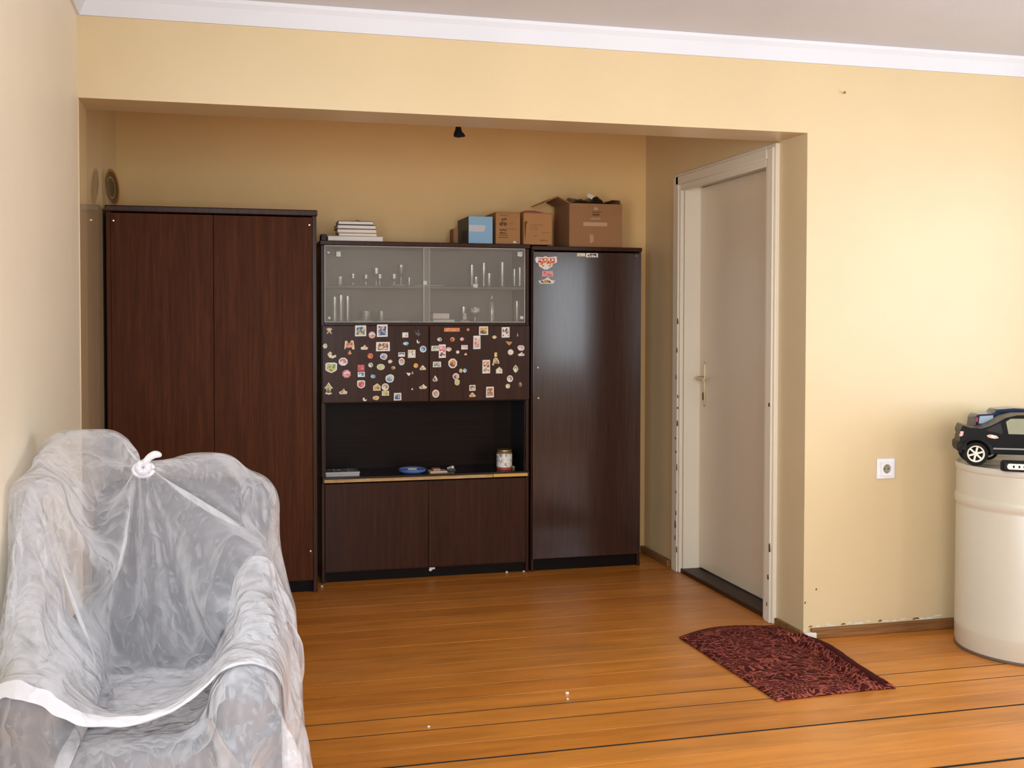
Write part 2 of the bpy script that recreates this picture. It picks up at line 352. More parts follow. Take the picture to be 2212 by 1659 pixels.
# right wall and back wall with window openings
a, b_, c, d = W1
struct(B().box(RW, RW+0.25, BW, a, 0, HCEIL).box(RW, RW+0.25, b_, TH, 0, HCEIL).box(RW, RW+0.25, a, b_, 0, c).box(RW, RW+0.25, a, b_, d, HCEIL).build('wall_right', wall_m))
bw = B(); xs = [0, W3[0], W3[1], W2[0], W2[1], RW]
for i in (0, 2, 4): bw.box(xs[i], xs[i+1], BW-0.25, BW, 0, HCEIL)
for i in (1, 3): bw.box(xs[i], xs[i+1], BW-0.25, BW, 0, W2[2]).box(xs[i], xs[i+1], BW-0.25, BW, W2[3], HCEIL)
struct(bw.build('wall_back', wall_left_m))
def window(n, u0, u1, z0, z1, side):
    o = bpy.data.objects.new('window_%d' % n, None); COL.objects.link(o); struct(o)
    def bx(p, q, r, s, t0, t1, name, m):
        if side == 'l': B().box(-t1, -t0, p, q, r, s).build(name, m, o, bevel=0.003)
        elif side == 'x': B().box(RW+t0, RW+t1, p, q, r, s).build(name, m, o, bevel=0.003)
        else: B().box(p, q, BW-t1, BW-t0, r, s).build(name, m, o, bevel=0.003)
    f = 0.06; um = (u0+u1)/2
    bx(u0, u0+f, z0, z1, 0.10, 0.16, 'frame', white_m); bx(u1-f, u1, z0, z1, 0.10, 0.16, 'frame', white_m)
    bx(u0+f, u1-f, z0, z0+f, 0.10, 0.16, 'frame', white_m); bx(u0+f, u1-f, z1-f, z1, 0.10, 0.16, 'frame', white_m)
    bx(um-0.04, um+0.04, z0+f, z1-f, 0.10, 0.16, 'mullion', white_m)
    bx(u0+f, um-0.04, z0+f, z1-f, 0.128, 0.132, 'pane', wpane_m); bx(um+0.04, u1-f, z0+f, z1-f, 0.128, 0.132, 'pane', wpane_m)
    bx(u0-0.03, u1+0.03, z0-0.03, z0, -0.08, 0.10, 'sill', white_m)
window(1, *W1, 'x'); window(2, *W2, 'y'); window(3, *W3, 'y'); window(4, *W4, 'l')  # the last two are unseen windows added for fill light
# cornice: moulded strip round the ceiling
prof = [(0, HC), (0.010, HC), (0.016, HC+0.012), (0.034, HC+0.05), (0.046, HC+0.066), (0.05, HCEIL), (0, HCEIL)]
struct(B().prism([(p[0], p[1]) for p in prof], lambda q, z: Vector((q, -q, z)), lambda q, z: Vector((RW, -q, z))).build('trim_2', corn_m))
struct(B().prism([(p[0], p[1]) for p in prof], lambda q, z: Vector((q, -q, z)), lambda q, z: Vector((q, BW, z))).build('trim_3', corn_m))
struct(B().prism([(p[0], p[1]) for p in prof], lambda q, z: Vector((RW-q, -q, z)), lambda q, z: Vector((RW-q, BW, z))).build('trim_4', corn_m))
# skirtings
def skirt(name, poly, z1=0.042): return struct(B().prism_z(poly, 0.0, z1).build(name, skirt_m, bevel=0.004))
skirt('baseboard_front', [(XR+0.03, -0.022), (RW, -0.022), (RW, 0.0), (XR+0.03, 0.0)])
skirt('baseboard_reveal', [(XR-0.016, 0.0), (XR, 0.0), (XR, 0.222), (XR-0.016, 0.222)], 0.03)
skirt('baseboard_niche', [(XR-0.024, 1.40), (XR, 1.40), (XR, 1.80), (XR-0.024, 1.80)], 0.036)
skirt('baseboard_left', [(0, BW), (0.022, BW), (0.022, -0.02), (0, -0.02)])
skirt('baseboard_right', [(RW-0.022, BW), (RW, BW), (RW, -0.03), (RW-0.022, -0.03)])

# door in the niche: frame, leaf, handle
d1 = bpy.data.objects.new('door_1', None); COL.objects.link(d1); struct(d1); d1.location = (2.888, 0.88, 0)
B().box(2.888, 2.925, 0.338, 1.246, 0.028, 2.0).build('leaf', door_m, d1, bevel=0.003)
B().box(XR+0.003, 2.955, 1.247, 1.274, 0, 2.005).build('jamb', jamb_m, d1, bevel=0.002)
B().box(XR+0.003, 2.955, D0+0.001, 0.336, 0, 2.005).build('jamb', jamb_m, d1, bevel=0.002)
B().box(XR+0.003, 2.955, D0+0.001, 1.274, 2.005, 2.029).build('head_jamb', jamb_m, d1, bevel=0.002)
B().box(2.79, 2.95, D0, D1, 0.0, 0.022).build('threshold', thr_m, d1, bevel=0.004)
for y0, y1 in ((0.232, 0.325), (1.255, 1.345)):
    B().box(XR-0.018, XR+0.002, y0, y1, 0, 2.075).build('casing', jamb_m, d1, bevel=0.004)
    B().box(XR-0.028, XR-0.018, y0+0.012, y1-0.03 if y0 < 1 else y1-0.012, 0, 2.06).build('casing_bead', jamb_m, d1, bevel=0.004)
B().box(XR-0.018, XR+0.002, 0.325, 1.255, 1.985, 2.075).build('casing', jamb_m, d1, bevel=0.004)
B().box(XR-0.028, XR-0.018, 0.30, 1.30, 2.015, 2.06).build('casing_bead', jamb_m, d1, bevel=0.004)
hp = at_x(1519.5, 830, 2.884); hy = hp.y; z0, z1 = at_x(1519, 879, 2.884).z, at_x(1519, 781, 2.884).z
def roundrect(y0, y1, z0, z1, r, n=5):
    out = []
    for cy, cz, a0 in ((y1-r, z1-r, 0), (y0+r, z1-r, 90), (y0+r, z0+r, 180), (y1-r, z0+r, 270)):
        for k in range(n+1):
            t = math.radians(a0+90*k/n); out.append((cy+r*math.cos(t), cz+r*math.sin(t)))
    return out
hd = B().prism_x(roundrect(hy-0.017, hy+0.017, z0, z1, 0.016), 2.888, 2.882).build('handle_plate', brass_m, d1, bevel=0.0015, smooth=True)
zl = at_x(1516, 818, 2.85).z
B().tube([(2.882, hy, zl), (2.862, hy, zl), (2.846, hy-0.004, zl), (2.840, hy-0.02, zl), (2.838, hy-0.105, zl-0.006)], [0.011, 0.010, 0.0095, 0.009, 0.0085], 10).build('lever', brass_m, hd, smooth=True)
B().prism_x(roundrect(hy-0.005, hy+0.005, z0+0.035, z0+0.075, 0.0048), 2.8825, 2.8805).build('keyhole', dark_m, hd)
for zz in (z0+0.012, z1-0.012):
    B().lathe([(0.004, 0), (0.003, 0.002), (0, 0.0025)], (2.882, hy, zz), 10, Matrix.Rotation(-PI/2, 4, 'Y')).build('screw', metal_m, hd, smooth=True)

# flaked paint on the door frame, chipped plaster along the foot of the front wall
chip_d = simple('bare_wood_chip', (0.13, 0.06, 0.025), 0.9); plas = simple('bare_plaster', (0.72, 0.68, 0.62), 0.95)
rc_ = random.Random(11)
for yy0, zs in ((1.256, [0.18, 0.31, 0.42, 0.55, 0.63, 0.70, 0.78, 0.86, 0.92, 1.02, 1.16, 1.31, 0.25, 0.12]), (0.245, [0.08, 0.2, 0.33, 0.95])):
    for zz in zs:
        h_, w_ = rc_.uniform(0.006, 0.022), rc_.uniform(0.004, 0.009); y_ = yy0+rc_.uniform(0.0, 0.028)
        B().prism_x([(y_-w_, zz-h_*0.7), (y_+w_*0.8, zz-h_), (y_+w_, zz+h_*0.6), (y_-w_*0.3, zz+h_)], XR-0.0288, XR-0.0275).build('paint_chip', chip_d, d1)
wf = bpy.data.objects['wall_front']
for k in range(16):
    px = 1745+k*19+rc_.uniform(-6, 6); q = at_y(px, 1340, 0); z_ = 0.044+rc_.uniform(0, 0.010); w_, h_ = rc_.uniform(0.008, 0.026), rc_.uniform(0.0015, 0.005)
    B().prism_y([(q.x-w_, z_-h_), (q.x+w_, z_-h_*0.6), (q.x+w_*0.5, z_+h_), (q.x-w_*0.6, z_+h_*0.7)], -0.0008, 0.001).build('plaster_chip', plas if k % 4 else skirt_m, wf)
for px, py in ((1763, 1273), (1739, 1302)):
    q = at_y(px, py, 0); B().prism_y([(q.x-.003, q.z-.004), (q.x+.003, q.z-.004), (q.x+.004, q.z+.003), (q.x-.002, q.z+.005)], -0.0008, 0.001).build('plaster_chip', chip_d, wf)
mo = B().prism_z([(XR-0.012, -0.03), (XR+0.05, -0.024), (XR+0.03, 0.0), (XR, 0.0)], 0.0, 0.028).build('plaster_lump', plas, wf, bevel=0.004)

# socket and nail on the front wall
p0, p1 = at_y(1893, 991, -0.002), at_y(1932, 1033, -0.002); cx, cz, hs = (p0.x+p1.x)/2, (p0.z+p1.z)/2, 0.0425
so = thing('wall_socket', 'square white wall socket with round recess, left of the barrel', 'socket', (cx, 0, cz))
sq = lambda h: [(-h, -h), (h, -h), (h, h), (-h, h)]
def ringframe(b, ho, r, y0, y1, n=24):      # square plate with a round hole
    out = [b.bm.verts.new((x, y0, z)) for x, z in [(ho*max(-1, min(1, 1.42*math.cos(t))), ho*max(-1, min(1, 1.42*math.sin(t)))) for t in [2*PI*k/n for k in range(n)]]]
    inn = [b.bm.verts.new((r*math.cos(2*PI*k/n), y0, r*math.sin(2*PI*k/n))) for k in range(n)]
    back = [b.bm.verts.new((r*math.cos(2*PI*k/n)*0.97, y1, r*math.sin(2*PI*k/n)*0.97)) for k in range(n)]
    ob = [b.bm.verts.new((v.co.x, y1, v.co.z)) for v in out]
    for k in range(n):
        j = (k+1) % n
        b.bm.faces.new([out[k], out[j], inn[j], inn[k]]); b.bm.faces.new([inn[k], inn[j], back[j], back[k]]); b.bm.faces.new([out[k], ob[k], ob[j], out[j]])
    return b
B().prism_y(sq(hs), 0.0, -0.009).build('cover_plate', white_m, so, bevel=0.003, local=True)
ringframe(B(), 0.029, 0.0195, -0.0165, -0.009).build('insert', white_m, so, smooth=True, local=True)
B().lathe([(0.0195, 0), (0.019, 0.001)], (0, -0.0092, 0), 24, Matrix.Rotation(PI/2, 4, 'X')).build('recess', simple('socket_recess', (0.30, 0.26, 0.17), 0.5), so, local=True)
for sx in (-1, 1): B().lathe([(0.0026, 0), (0.0026, 0.001)], (sx*0.0085, -0.0100, 0), 10, Matrix.Rotation(PI/2, 4, 'X')).build('pin_hole', dark_m, so, local=True)
for sz in (-1, 1): B().box(-0.003, 0.003, -0.0155, -0.0098, sz*0.0165-0.0012, sz*0.0165+0.0012).build('earth_clip', metal_m, so, local=True)
p = at_y(1821, 201, 0)
ng = tag(B().lathe([(0.0018, -0.01), (0.0018, 0.012), (0.005, 0.012), (0.005, 0.014), (0, 0.015)], (p.x, 0, p.z), 10, Matrix.Rotation(PI/2, 4, 'X')).build('nail', simple('rust', (0.25, 0.12, 0.05), 0.7), smooth=True), 'small rusty nail high on the cream wall right of the opening', 'nail')

# ------------------------------------------------------------------ furniture in the niche
CY = 1.466; WY = 1.297; CB = 1.765
# wardrobe
WX0, WX1, WH = -0.030, 0.922, 1.838
wd = thing('wardrobe', 'tall dark mahogany two-door wardrobe against the left wall of the niche', 'wardrobe', ((WX0+WX1)/2, WY+0.2, 0))
box('side_panel', mah, wd, WX0, WX0+0.02, WY, CB, 0, WH-0.028); box('side_panel', mahd, wd, WX1-0.02, WX1, WY, CB, 0, WH-0.028)
box('top_panel', mahd, wd, WX0-0.004, WX1+0.004, WY-0.012, CB, WH-0.028, WH, 0.004)
box('bottom_panel', mahd, wd, WX0+0.02, WX1-0.02, WY+0.01, CB, 0.055, 0.075); box('back_panel', mahi, wd, WX0+0.02, WX1-0.02, CB-0.008, CB, 0.075, WH-0.028)
box('plinth', black_m, wd, WX0+0.02, WX1-0.02, WY+0.025, WY+0.045, 0, 0.055)
for i, (a, b) in enumerate(((WX0+0.021, 0.4435), (0.4455, WX1-0.021))):
    dr = box('door', mah, wd, a, b, WY-0.002, WY+0.016, 0.062, WH-0.034, 0.0015)
    hx = a+0.012 if i == 0 else b-0.012
    for hz in (0.2, WH-0.07): B().lathe([(0.005, 0), (0.0045, 0.002), (0, 0.003)], (hx, WY-0.002, hz), 10, Matrix.Rotation(PI/2, 4, 'X')).build('hinge_screw', metal_m, dr, smooth=True)

# centre unit
AX0, AX1, AH = 0.957, 2.026, 1.707
cb = thing('display_cabinet', 'dark wooden wall unit with glass doors, magnet covered flaps and an open shelf', 'cabinet', ((AX0+AX1)/2, CY+0.15, 0))
box('side_panel', mahd, cb, AX0, AX0+0.016, CY, CB, 0, AH-0.022); box('side_panel', mahd, cb, AX1-0.016, AX1, CY, CB, 0, AH-0.022)
box('top_panel', mahd, cb, AX0-0.005, AX1+0.003, CY-0.014, CB, AH-0.022, AH, 0.003)
box('back_panel', mahg, cb, AX0+0.016, AX1-0.016, CB-0.012, CB-0.004, 1.302, AH-0.022)
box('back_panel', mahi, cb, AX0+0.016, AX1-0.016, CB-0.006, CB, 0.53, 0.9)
box('vitrine_floor', mahd, cb, AX0+0.016, AX1-0.016, CY+0.002, CB-0.012, 1.286, 1.302)
box('vitrine_shelf', mahg, cb, AX0+0.016, AX1-0.016, CY+0.035, CB-0.012, 1.474, 1.486)
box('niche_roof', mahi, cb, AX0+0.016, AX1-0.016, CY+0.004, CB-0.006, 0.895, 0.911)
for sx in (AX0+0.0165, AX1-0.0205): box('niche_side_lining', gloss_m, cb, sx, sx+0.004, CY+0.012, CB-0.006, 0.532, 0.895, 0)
sh = box('open_shelf', simple('shelf_black_gloss', (0.012, 0.0085, 0.0075), 0.16), cb, AX0+0.001, AX1-0.001, CY-0.020, CB-0.006, 0.502, 0.532, 0.003)
box('bare_edge', chip_m, sh, AX0+0.012, 1.830, CY-0.0225, CY-0.0195, 0.505, 0.521, 0.001); box('bare_edge', chip2_m, sh, 1.832, AX1-0.012, CY-0.0235, CY-0.0195, 0.506, 0.522, 0.001)
box('bottom_panel', mahd, cb, AX0+0.016, AX1-0.016, CY+0.004, CB, 0.05, 0.066)
box('plinth', black_m, cb, AX0+0.016, AX1-0.016, CY+0.02, CY+0.04, 0, 0.05)
FY = CY-0.018                            # front face of the flaps
flaps = []
for a, b in ((AX0+0.004, 1.4955), (1.4985, AX1-0.002)): flaps.append(box('flap_door', mahd, cb, a, b, FY, CY, 0.903, 1.286, 0.002))
for a, b in ((AX0+0.017, 1.4935), (1.4955, AX1-0.017)): box('lower_door', mahd, cb, a, b, CY-0.003, CY+0.014, 0.056, 0.496, 0.0015)
# sliding glass doors (left one behind) with small plastic clips and a finger grip
g0 = box('glass_door', pane_m, cb, AX0+0.020, 1.506, CY+0.016, CY+0.020, 1.304, 1.683, 0.0008)
g1 = box('glass_door', pane_m, cb, 1.474, AX1-0.020, CY+0.008, CY+0.012, 1.304, 1.683, 0.0008)
edge_m = simple('glass_edge', (0.62, 0.62, 0.58), 0.25)
for g, a, b, yy in ((g0, AX0+0.020, 1.506, CY+0.0155), (g1, 1.474, AX1-0.020, CY+0.0075)):
    for q0, q1 in ((a-0.001, a+0.0012), (b-0.0012, b+0.001)): B().box(q0, q1, yy, yy+0.005, 1.304, 1.683).build('polished_edge', edge_m, g)
    B().box(a, b, yy, yy+0.005, 1.682, 1.6845).build('polished_edge', edge_m, g); B().box(a, b, yy, yy+0.005, 1.3025, 1.305).build('polished_edge', edge_m, g)
clip_m = simple('clear_clip', (0.70, 0.70, 0.66), 0.15)
def clip(px, py, g, w, h):
    q = at_y(px, py, CY+0.005); B().box(q.x-w, q.x+w, CY+0.001, CY+0.0075, q.z-h, q.z+h).lathe([(w*0.75, 0), (w*0.6, 0.004), (0, 0.005)], (q.x, CY+0.001, q.z-h*0.5), 12, Matrix.Rotation(PI/2, 4, 'X')).build('clip', clip_m, g, bevel=0.0015, smooth=True)
clip(731, 549, g0, 0.011, 0.013); clip(709, 545, g0, 0.008, 0.004); clip(711, 687, g0, 0.006, 0.006); clip(1123, 549, g1, 0.013, 0.012); clip(1127, 686, g1, 0.009, 0.007); clip(918, 611, g1, 0.009, 0.010); clip(1027, 617, g1, 0.012, 0.009)

# tall cupboard on the right
RX0, RX1, RH = 2.038, 2.645, 1.700
tc = thing('tall_cupboard', 'tall dark glossy one-door cupboard at the right end of the niche', 'cupboard', ((RX0+RX1)/2, CY+0.15, 0))
box('side_panel', mahd, tc, RX0, RX0+0.016, CY, CB, 0, RH-0.022); box('side_panel', mahd, tc, RX1-0.016, RX1, CY, CB, 0, RH-0.022)
box('top_panel', mahd, tc, RX0, RX1+0.002, CY-0.010, CB, RH-0.022, RH, 0.003); box('back_panel', mahi, tc, RX0+0.016, RX1-0.016, CB-0.006, CB, 0.07, RH-0.022)
box('bottom_panel', mahd, tc, RX0+0.016, RX1-0.016, CY+0.016, CB-0.006, 0.058, 0.07); box('plinth', black_m, tc, RX0+0.016, RX1-0.016, CY+0.02, CY+0.04, 0, 0.058)
lacq = wood('lacquered_door', (0.036, 0.015, 0.0105), (0.060, 0.026, 0.018), 0.20, coat=0.40, spec=0.3)
td = box('door', lacq, tc, RX0+0.004, RX1-0.006, CY-0.018, CY-0.001, 0.068, RH-0.03, 0.002)
for px, py in ((1162, 794), (1163, 860)):
    q = at_y(px, py, CY-0.018); B().lathe([(0.0045, 0), (0.004, 0.002), (0.0015, 0.0022), (0, 0.001)], (q.x, CY-0.018, q.z), 12, Matrix.Rotation(PI/2, 4, 'X')).build('keyhole', metal_m, td, smooth=True)
q = at_y(1377, 553, CY-0.018); B().lathe([(0.004, 0), (0.003, 0.002), (0, 0.0025)], (q.x-0.006, CY-0.018, q.z), 10, Matrix.Rotation(PI/2, 4, 'X')).build('hinge_screw', metal_m, td, smooth=True)
# loose cover boards hiding the gap beside the niche wall stay dark

# ------------------------------------------------------------------ magnets and stickers
def shape(kind, w, h, rnd):
    P = []
    if kind == 'rect': P = [(-.5, -.5), (.5, -.48), (.49, .5), (-.48, .49)]
    elif kind == 'round': P = [(.5*math.cos(t), .5*math.sin(t)) for t in [2*PI*k/14 for k in range(14)]]
    elif kind == 'oct': P = [(.5*math.cos(t)*1.04, .5*math.sin(t)*1.04) for t in [PI/8+2*PI*k/8 for k in range(8)]]
    elif kind == 'blob': P = [((.5-.10*rnd.random())*math.cos(t), (.5-.13*rnd.random())*math.sin(t)) for t in [2*PI*k/13 for k in range(13)]]
    elif kind == 'shield': P = [(-.5, .42), (-.3, .5), (.3, .5), (.5, .40), (.48, -.2), (.3, -.36), (0, -.5), (-.32, -.36), (-.5, -.2)]
    elif kind == 'tree': P = [(0, .5), (.28, .18), (.5, .03), (.26, -.04), (.2, -.26), (.38, -.42), (0, -.5), (-.42, -.40), (-.22, -.24), (-.26, -.04), (-.5, .03), (-.26, .2)]
    elif kind == 'boat': P = [(-.5, -.1), (-.38, -.5), (.4, -.48), (.5, -.05), (.25, .08), (.08, .5), (-.12, .15)]
    elif kind == 'house': P = [(-.5, -.5), (.5, -.5), (.5, .1), (.05, .5), (-.5, .12)]
    elif kind == 'ex': P = [(-.5, .3), (-.2, .5), (.2, .5), (.5, .3), (.2, .05), (.45, -.5), (.15, -.4), (0, -.1), (-.15, -.4), (-.45, -.5), (-.2, .05)]
    elif kind == 'em': P = [(-.5, -.5), (-.42, .42), (-.25, .45), (-.05, .12), (.2, .5), (.4, .45), (.5, -.45), (.3, -.5), (.2, -.2), (-.1, -.3), (-.25, -.2)]
    elif kind == 'drop': P = [(0, .5), (.3, .1), (.5, -.3), (.2, -.5), (-.25, -.5), (-.5, -.25), (-.25, .1)]
    elif kind == 'tri': P = [(-.5, .45), (.5, .3), (.1, -.5), (-.1, -.35)]
    elif kind == 'moon': P = [(-.5, .1), (-.2, .5), (.0, .3), (-.05, -.05), (.2, -.15), (.45, .05), (.5, -.25), (.1, -.5), (-.3, -.35)]
    elif kind == 'dia': P = [(0, .5), (.32, .25), (.5, 0), (.3, -.3), (0, -.5), (-.3, -.3), (-.5, 0), (-.32, .25)]
    elif kind == 'wing': P = [(-.5, .3), (-.44, .44), (-.15, .42), (-.03, .5), (.1, .42), (.48, .5), (.5, .1), (.44, .0), (.3, -.05), (.28, -.25), (.05, -.5), (-.08, -.5), (-.32, -.25), (-.34, -.03), (-.46, .02)]
    elif kind == 'squid': P = [(-.1, .5), (.15, .45), (.4, .15), (.5, -.2), (.3, -.3), (.2, -.05), (.05, -.3), (-.15, -.1), (-.3, -.5), (-.5, -.45), (-.4, -.05), (-.35, .3)]
    elif kind == 'anchor': P = [(-.45, .5), (-.3, .1), (-.05, .0), (.0, .5), (.15, .5), (.12, .0), (.5, -.1), (.2, -.3), (.05, -.5), (-.15, -.3), (-.4, -.1)]
    elif kind == 'hat': P = [(-.5, -.5), (.5, -.45), (.45, -.05), (.25, .1), (.1, .5), (-.2, .45), (-.3, .1), (-.5, .0)]
    return [(x*w, z*h) for x, z in P]
def magnet(px, py, wpx, hpx, kind, rim, cols, label, Y=FY, name='magnet', cat='magnet', group='souvenir magnets on the flap doors', inner=0.74, rot=0.0):
    rnd = random.Random(int(px*7+py*13)); q = at_y(px, py, Y); s = 0.00238
    w, h = wpx*s, hpx*s; P = shape(kind, w, h, rnd)
    o = B().prism_y(P, 0.0, -0.0022).build(name, printmat((rim,)), None)
    o.location = (q.x, Y-0.0001, q.z); o.rotation_euler = (0, rot, 0); tag(o, label, cat, group)
    if cols:
        B().prism_y([(x*inner, z*inner) for x, z in P], -0.0022, -0.0028).build('picture', printmat(tuple(cols)), o, local=True)
    return o
L = [ # zoomed x, y, w, h, outline, rim colour, picture colours, label
(258,290,115,110,'ex','tan',['cream','tan'],'tan cross-shaped magnet in the top left corner of the left flap'),
(820,288,195,190,'rect','white',['yellow','navy','blue','yellow'],'square magnet with yellow and navy picture, left of the top pair on the left flap'),
(1025,362,122,122,'round','pink',['white','brown','pink'],'round pink magnet between the two framed picture magnets at the top'),
(1208,285,190,218,'rect','white',['navy','pink','blue','navy'],'upright white-framed magnet with dark blue picture at the top of the left flap'),
(1620,362,108,92,'rect','cream',['white','grey','white'],'small cream rectangular magnet with grey marks, upper right of the left flap'),
(1850,330,112,115,'anchor','faint',[],'dark grey anchor-like mark in the upper right of the left flap'),
(1630,515,112,76,'blob','teal',['lightblue','teal','white'],'small blue-green fish-like magnet on the left flap'),
(1850,480,58,70,'moon','white',['grey','white'],'tiny white and grey note-shaped magnet under the dark grey mark'),
(185,560,85,95,'blob','cream',['lime','cream'],'small cream oval magnet on the left edge of the left flap'),
(620,540,178,162,'em','cream',['red','yellow','rose'],'red and yellow M-shaped magnet on the left flap'),
(625,672,66,78,'drop','orange',['pink','orange'],'tiny orange drop-shaped magnet just under the red M-shaped one'),
(885,580,132,88,'boat','cream',['pink','cream'],'pale pink boat-like magnet left of the wide brown picture magnet'),
(1220,570,244,162,'rect','white',['orange','brown','cream','tan'],'wide white-framed magnet with brown and orange pictures on the left flap'),
(1940,615,118,118,'round','white',['blue','navy','lightblue'],'round blue and white magnet at the right edge of the left flap'),
(305,720,152,124,'moon','cream',['yellow','white'],'yellow and white boomerang-shaped magnet at the far left'),
(995,737,96,96,'round','orange',['red','orange'],'small round red-orange magnet in the middle of the left flap'),
(1235,745,142,128,'blob','white',['lilac','pink','blue'],'lilac, pink and blue magnet under the wide picture magnet'),
(1555,712,118,76,'rect','white',['dark','white','white'],'small white magnet with dark lettering-like marks, left of the white square'),
(1735,700,137,142,'rect','cream',['white','grey','white','white'],'plain whitish square magnet with faint grey print on the left flap'),
(508,840,158,142,'oct','white',['rose','red','white'],'white eight-sided magnet with red centre on the left flap'),
(1350,838,82,72,'blob','cream',['yellow','white'],'tiny cream magnet with yellow spot, centre of the left flap'),
(1555,838,106,132,'round','white',['orange','tan','lightblue'],'white oval magnet with orange bottle-like picture'),
(295,950,200,180,'shield','white',['green','lime','yellow','green'],'large white shield magnet with green and yellow picture at the left edge'),
(828,950,120,106,'rect','red',['red','pink','red'],'red square magnet directly above the blue and white one'),
(1000,900,82,82,'round','white',['green','white'],'small white ring magnet with dark green centre'),
(1182,935,142,108,'round','cream',['lime','cream','lime'],'cream oval magnet with pale green middle'),
(1408,950,80,68,'blob','tan',['cream','brown'],'tiny tan oval magnet right of the pale green oval'),
(1810,910,82,82,'round','yellow',['orange','yellow'],'small round yellow magnet in the right half of the left flap'),
(1937,948,108,82,'hat','cream',['white','tan'],'cream hat-shaped magnet at the right edge of the left flap'),
(568,1058,148,142,'oct','rose',['white','red','pink'],'round red flower-like magnet with pale centre on the left flap'),
(832,1068,124,92,'rect','white',['blue','navy','white'],'blue and white rectangular magnet directly under the red square'),
(1043,1103,94,76,'blob','lightblue',['blue','lightblue'],'small light blue oval magnet in the lower middle of the left flap'),
(1343,1138,180,158,'blob','white',['lightblue','yellow','blue'],'large pale blue magnet with a yellow house-like picture'),
(1680,1065,84,62,'tri','white',[],'white triangular magnet in the lower right of the left flap'),
(1750,1035,36,58,'drop','tan',[],'tan sliver beside the white triangular magnet'),
(830,1248,138,144,'shield','white',['red','pink','red'],'red and cream cat-face magnet below the blue and white rectangle'),
(248,1320,152,218,'tree','cream',['lime','yellow','green','brown'],'tall yellow-green tree-shaped magnet in the lower left corner'),
(508,1372,147,98,'boat','cream',['orange','white','tan'],'cream boat magnet with orange peak at the bottom left'),
(1112,1293,130,127,'house','cream',['yellow','brown','tan'],'yellow rounded house magnet, left of the bottom pair'),
(1262,1293,127,127,'round','white',['tan','brown','cream'],'cream round face-like magnet, right of the bottom pair'),
(1265,1405,127,87,'rect','cream',['yellow','green','lime'],'yellow rectangular magnet tucked under the round face-like one'),
(1483,1467,132,132,'rect','white',['blue','yellow','navy'],'blue and white square magnet with yellow centre at the bottom edge'),
(1097,1490,127,88,'blob','cream',['yellow','tan'],'yellow irregular magnet at the bottom edge of the left flap'),
(893,1515,72,68,'moon','white',[],'tiny white squiggle magnet at the bottom edge of the left flap'),
(1937,1283,142,88,'boat','cream',['white','tan'],'long cream boat magnet at the lower right of the left flap'),
(1745,1328,32,38,'drop','white',[],'tiny white speck-like magnet near the bottom right of the left flap'),
]
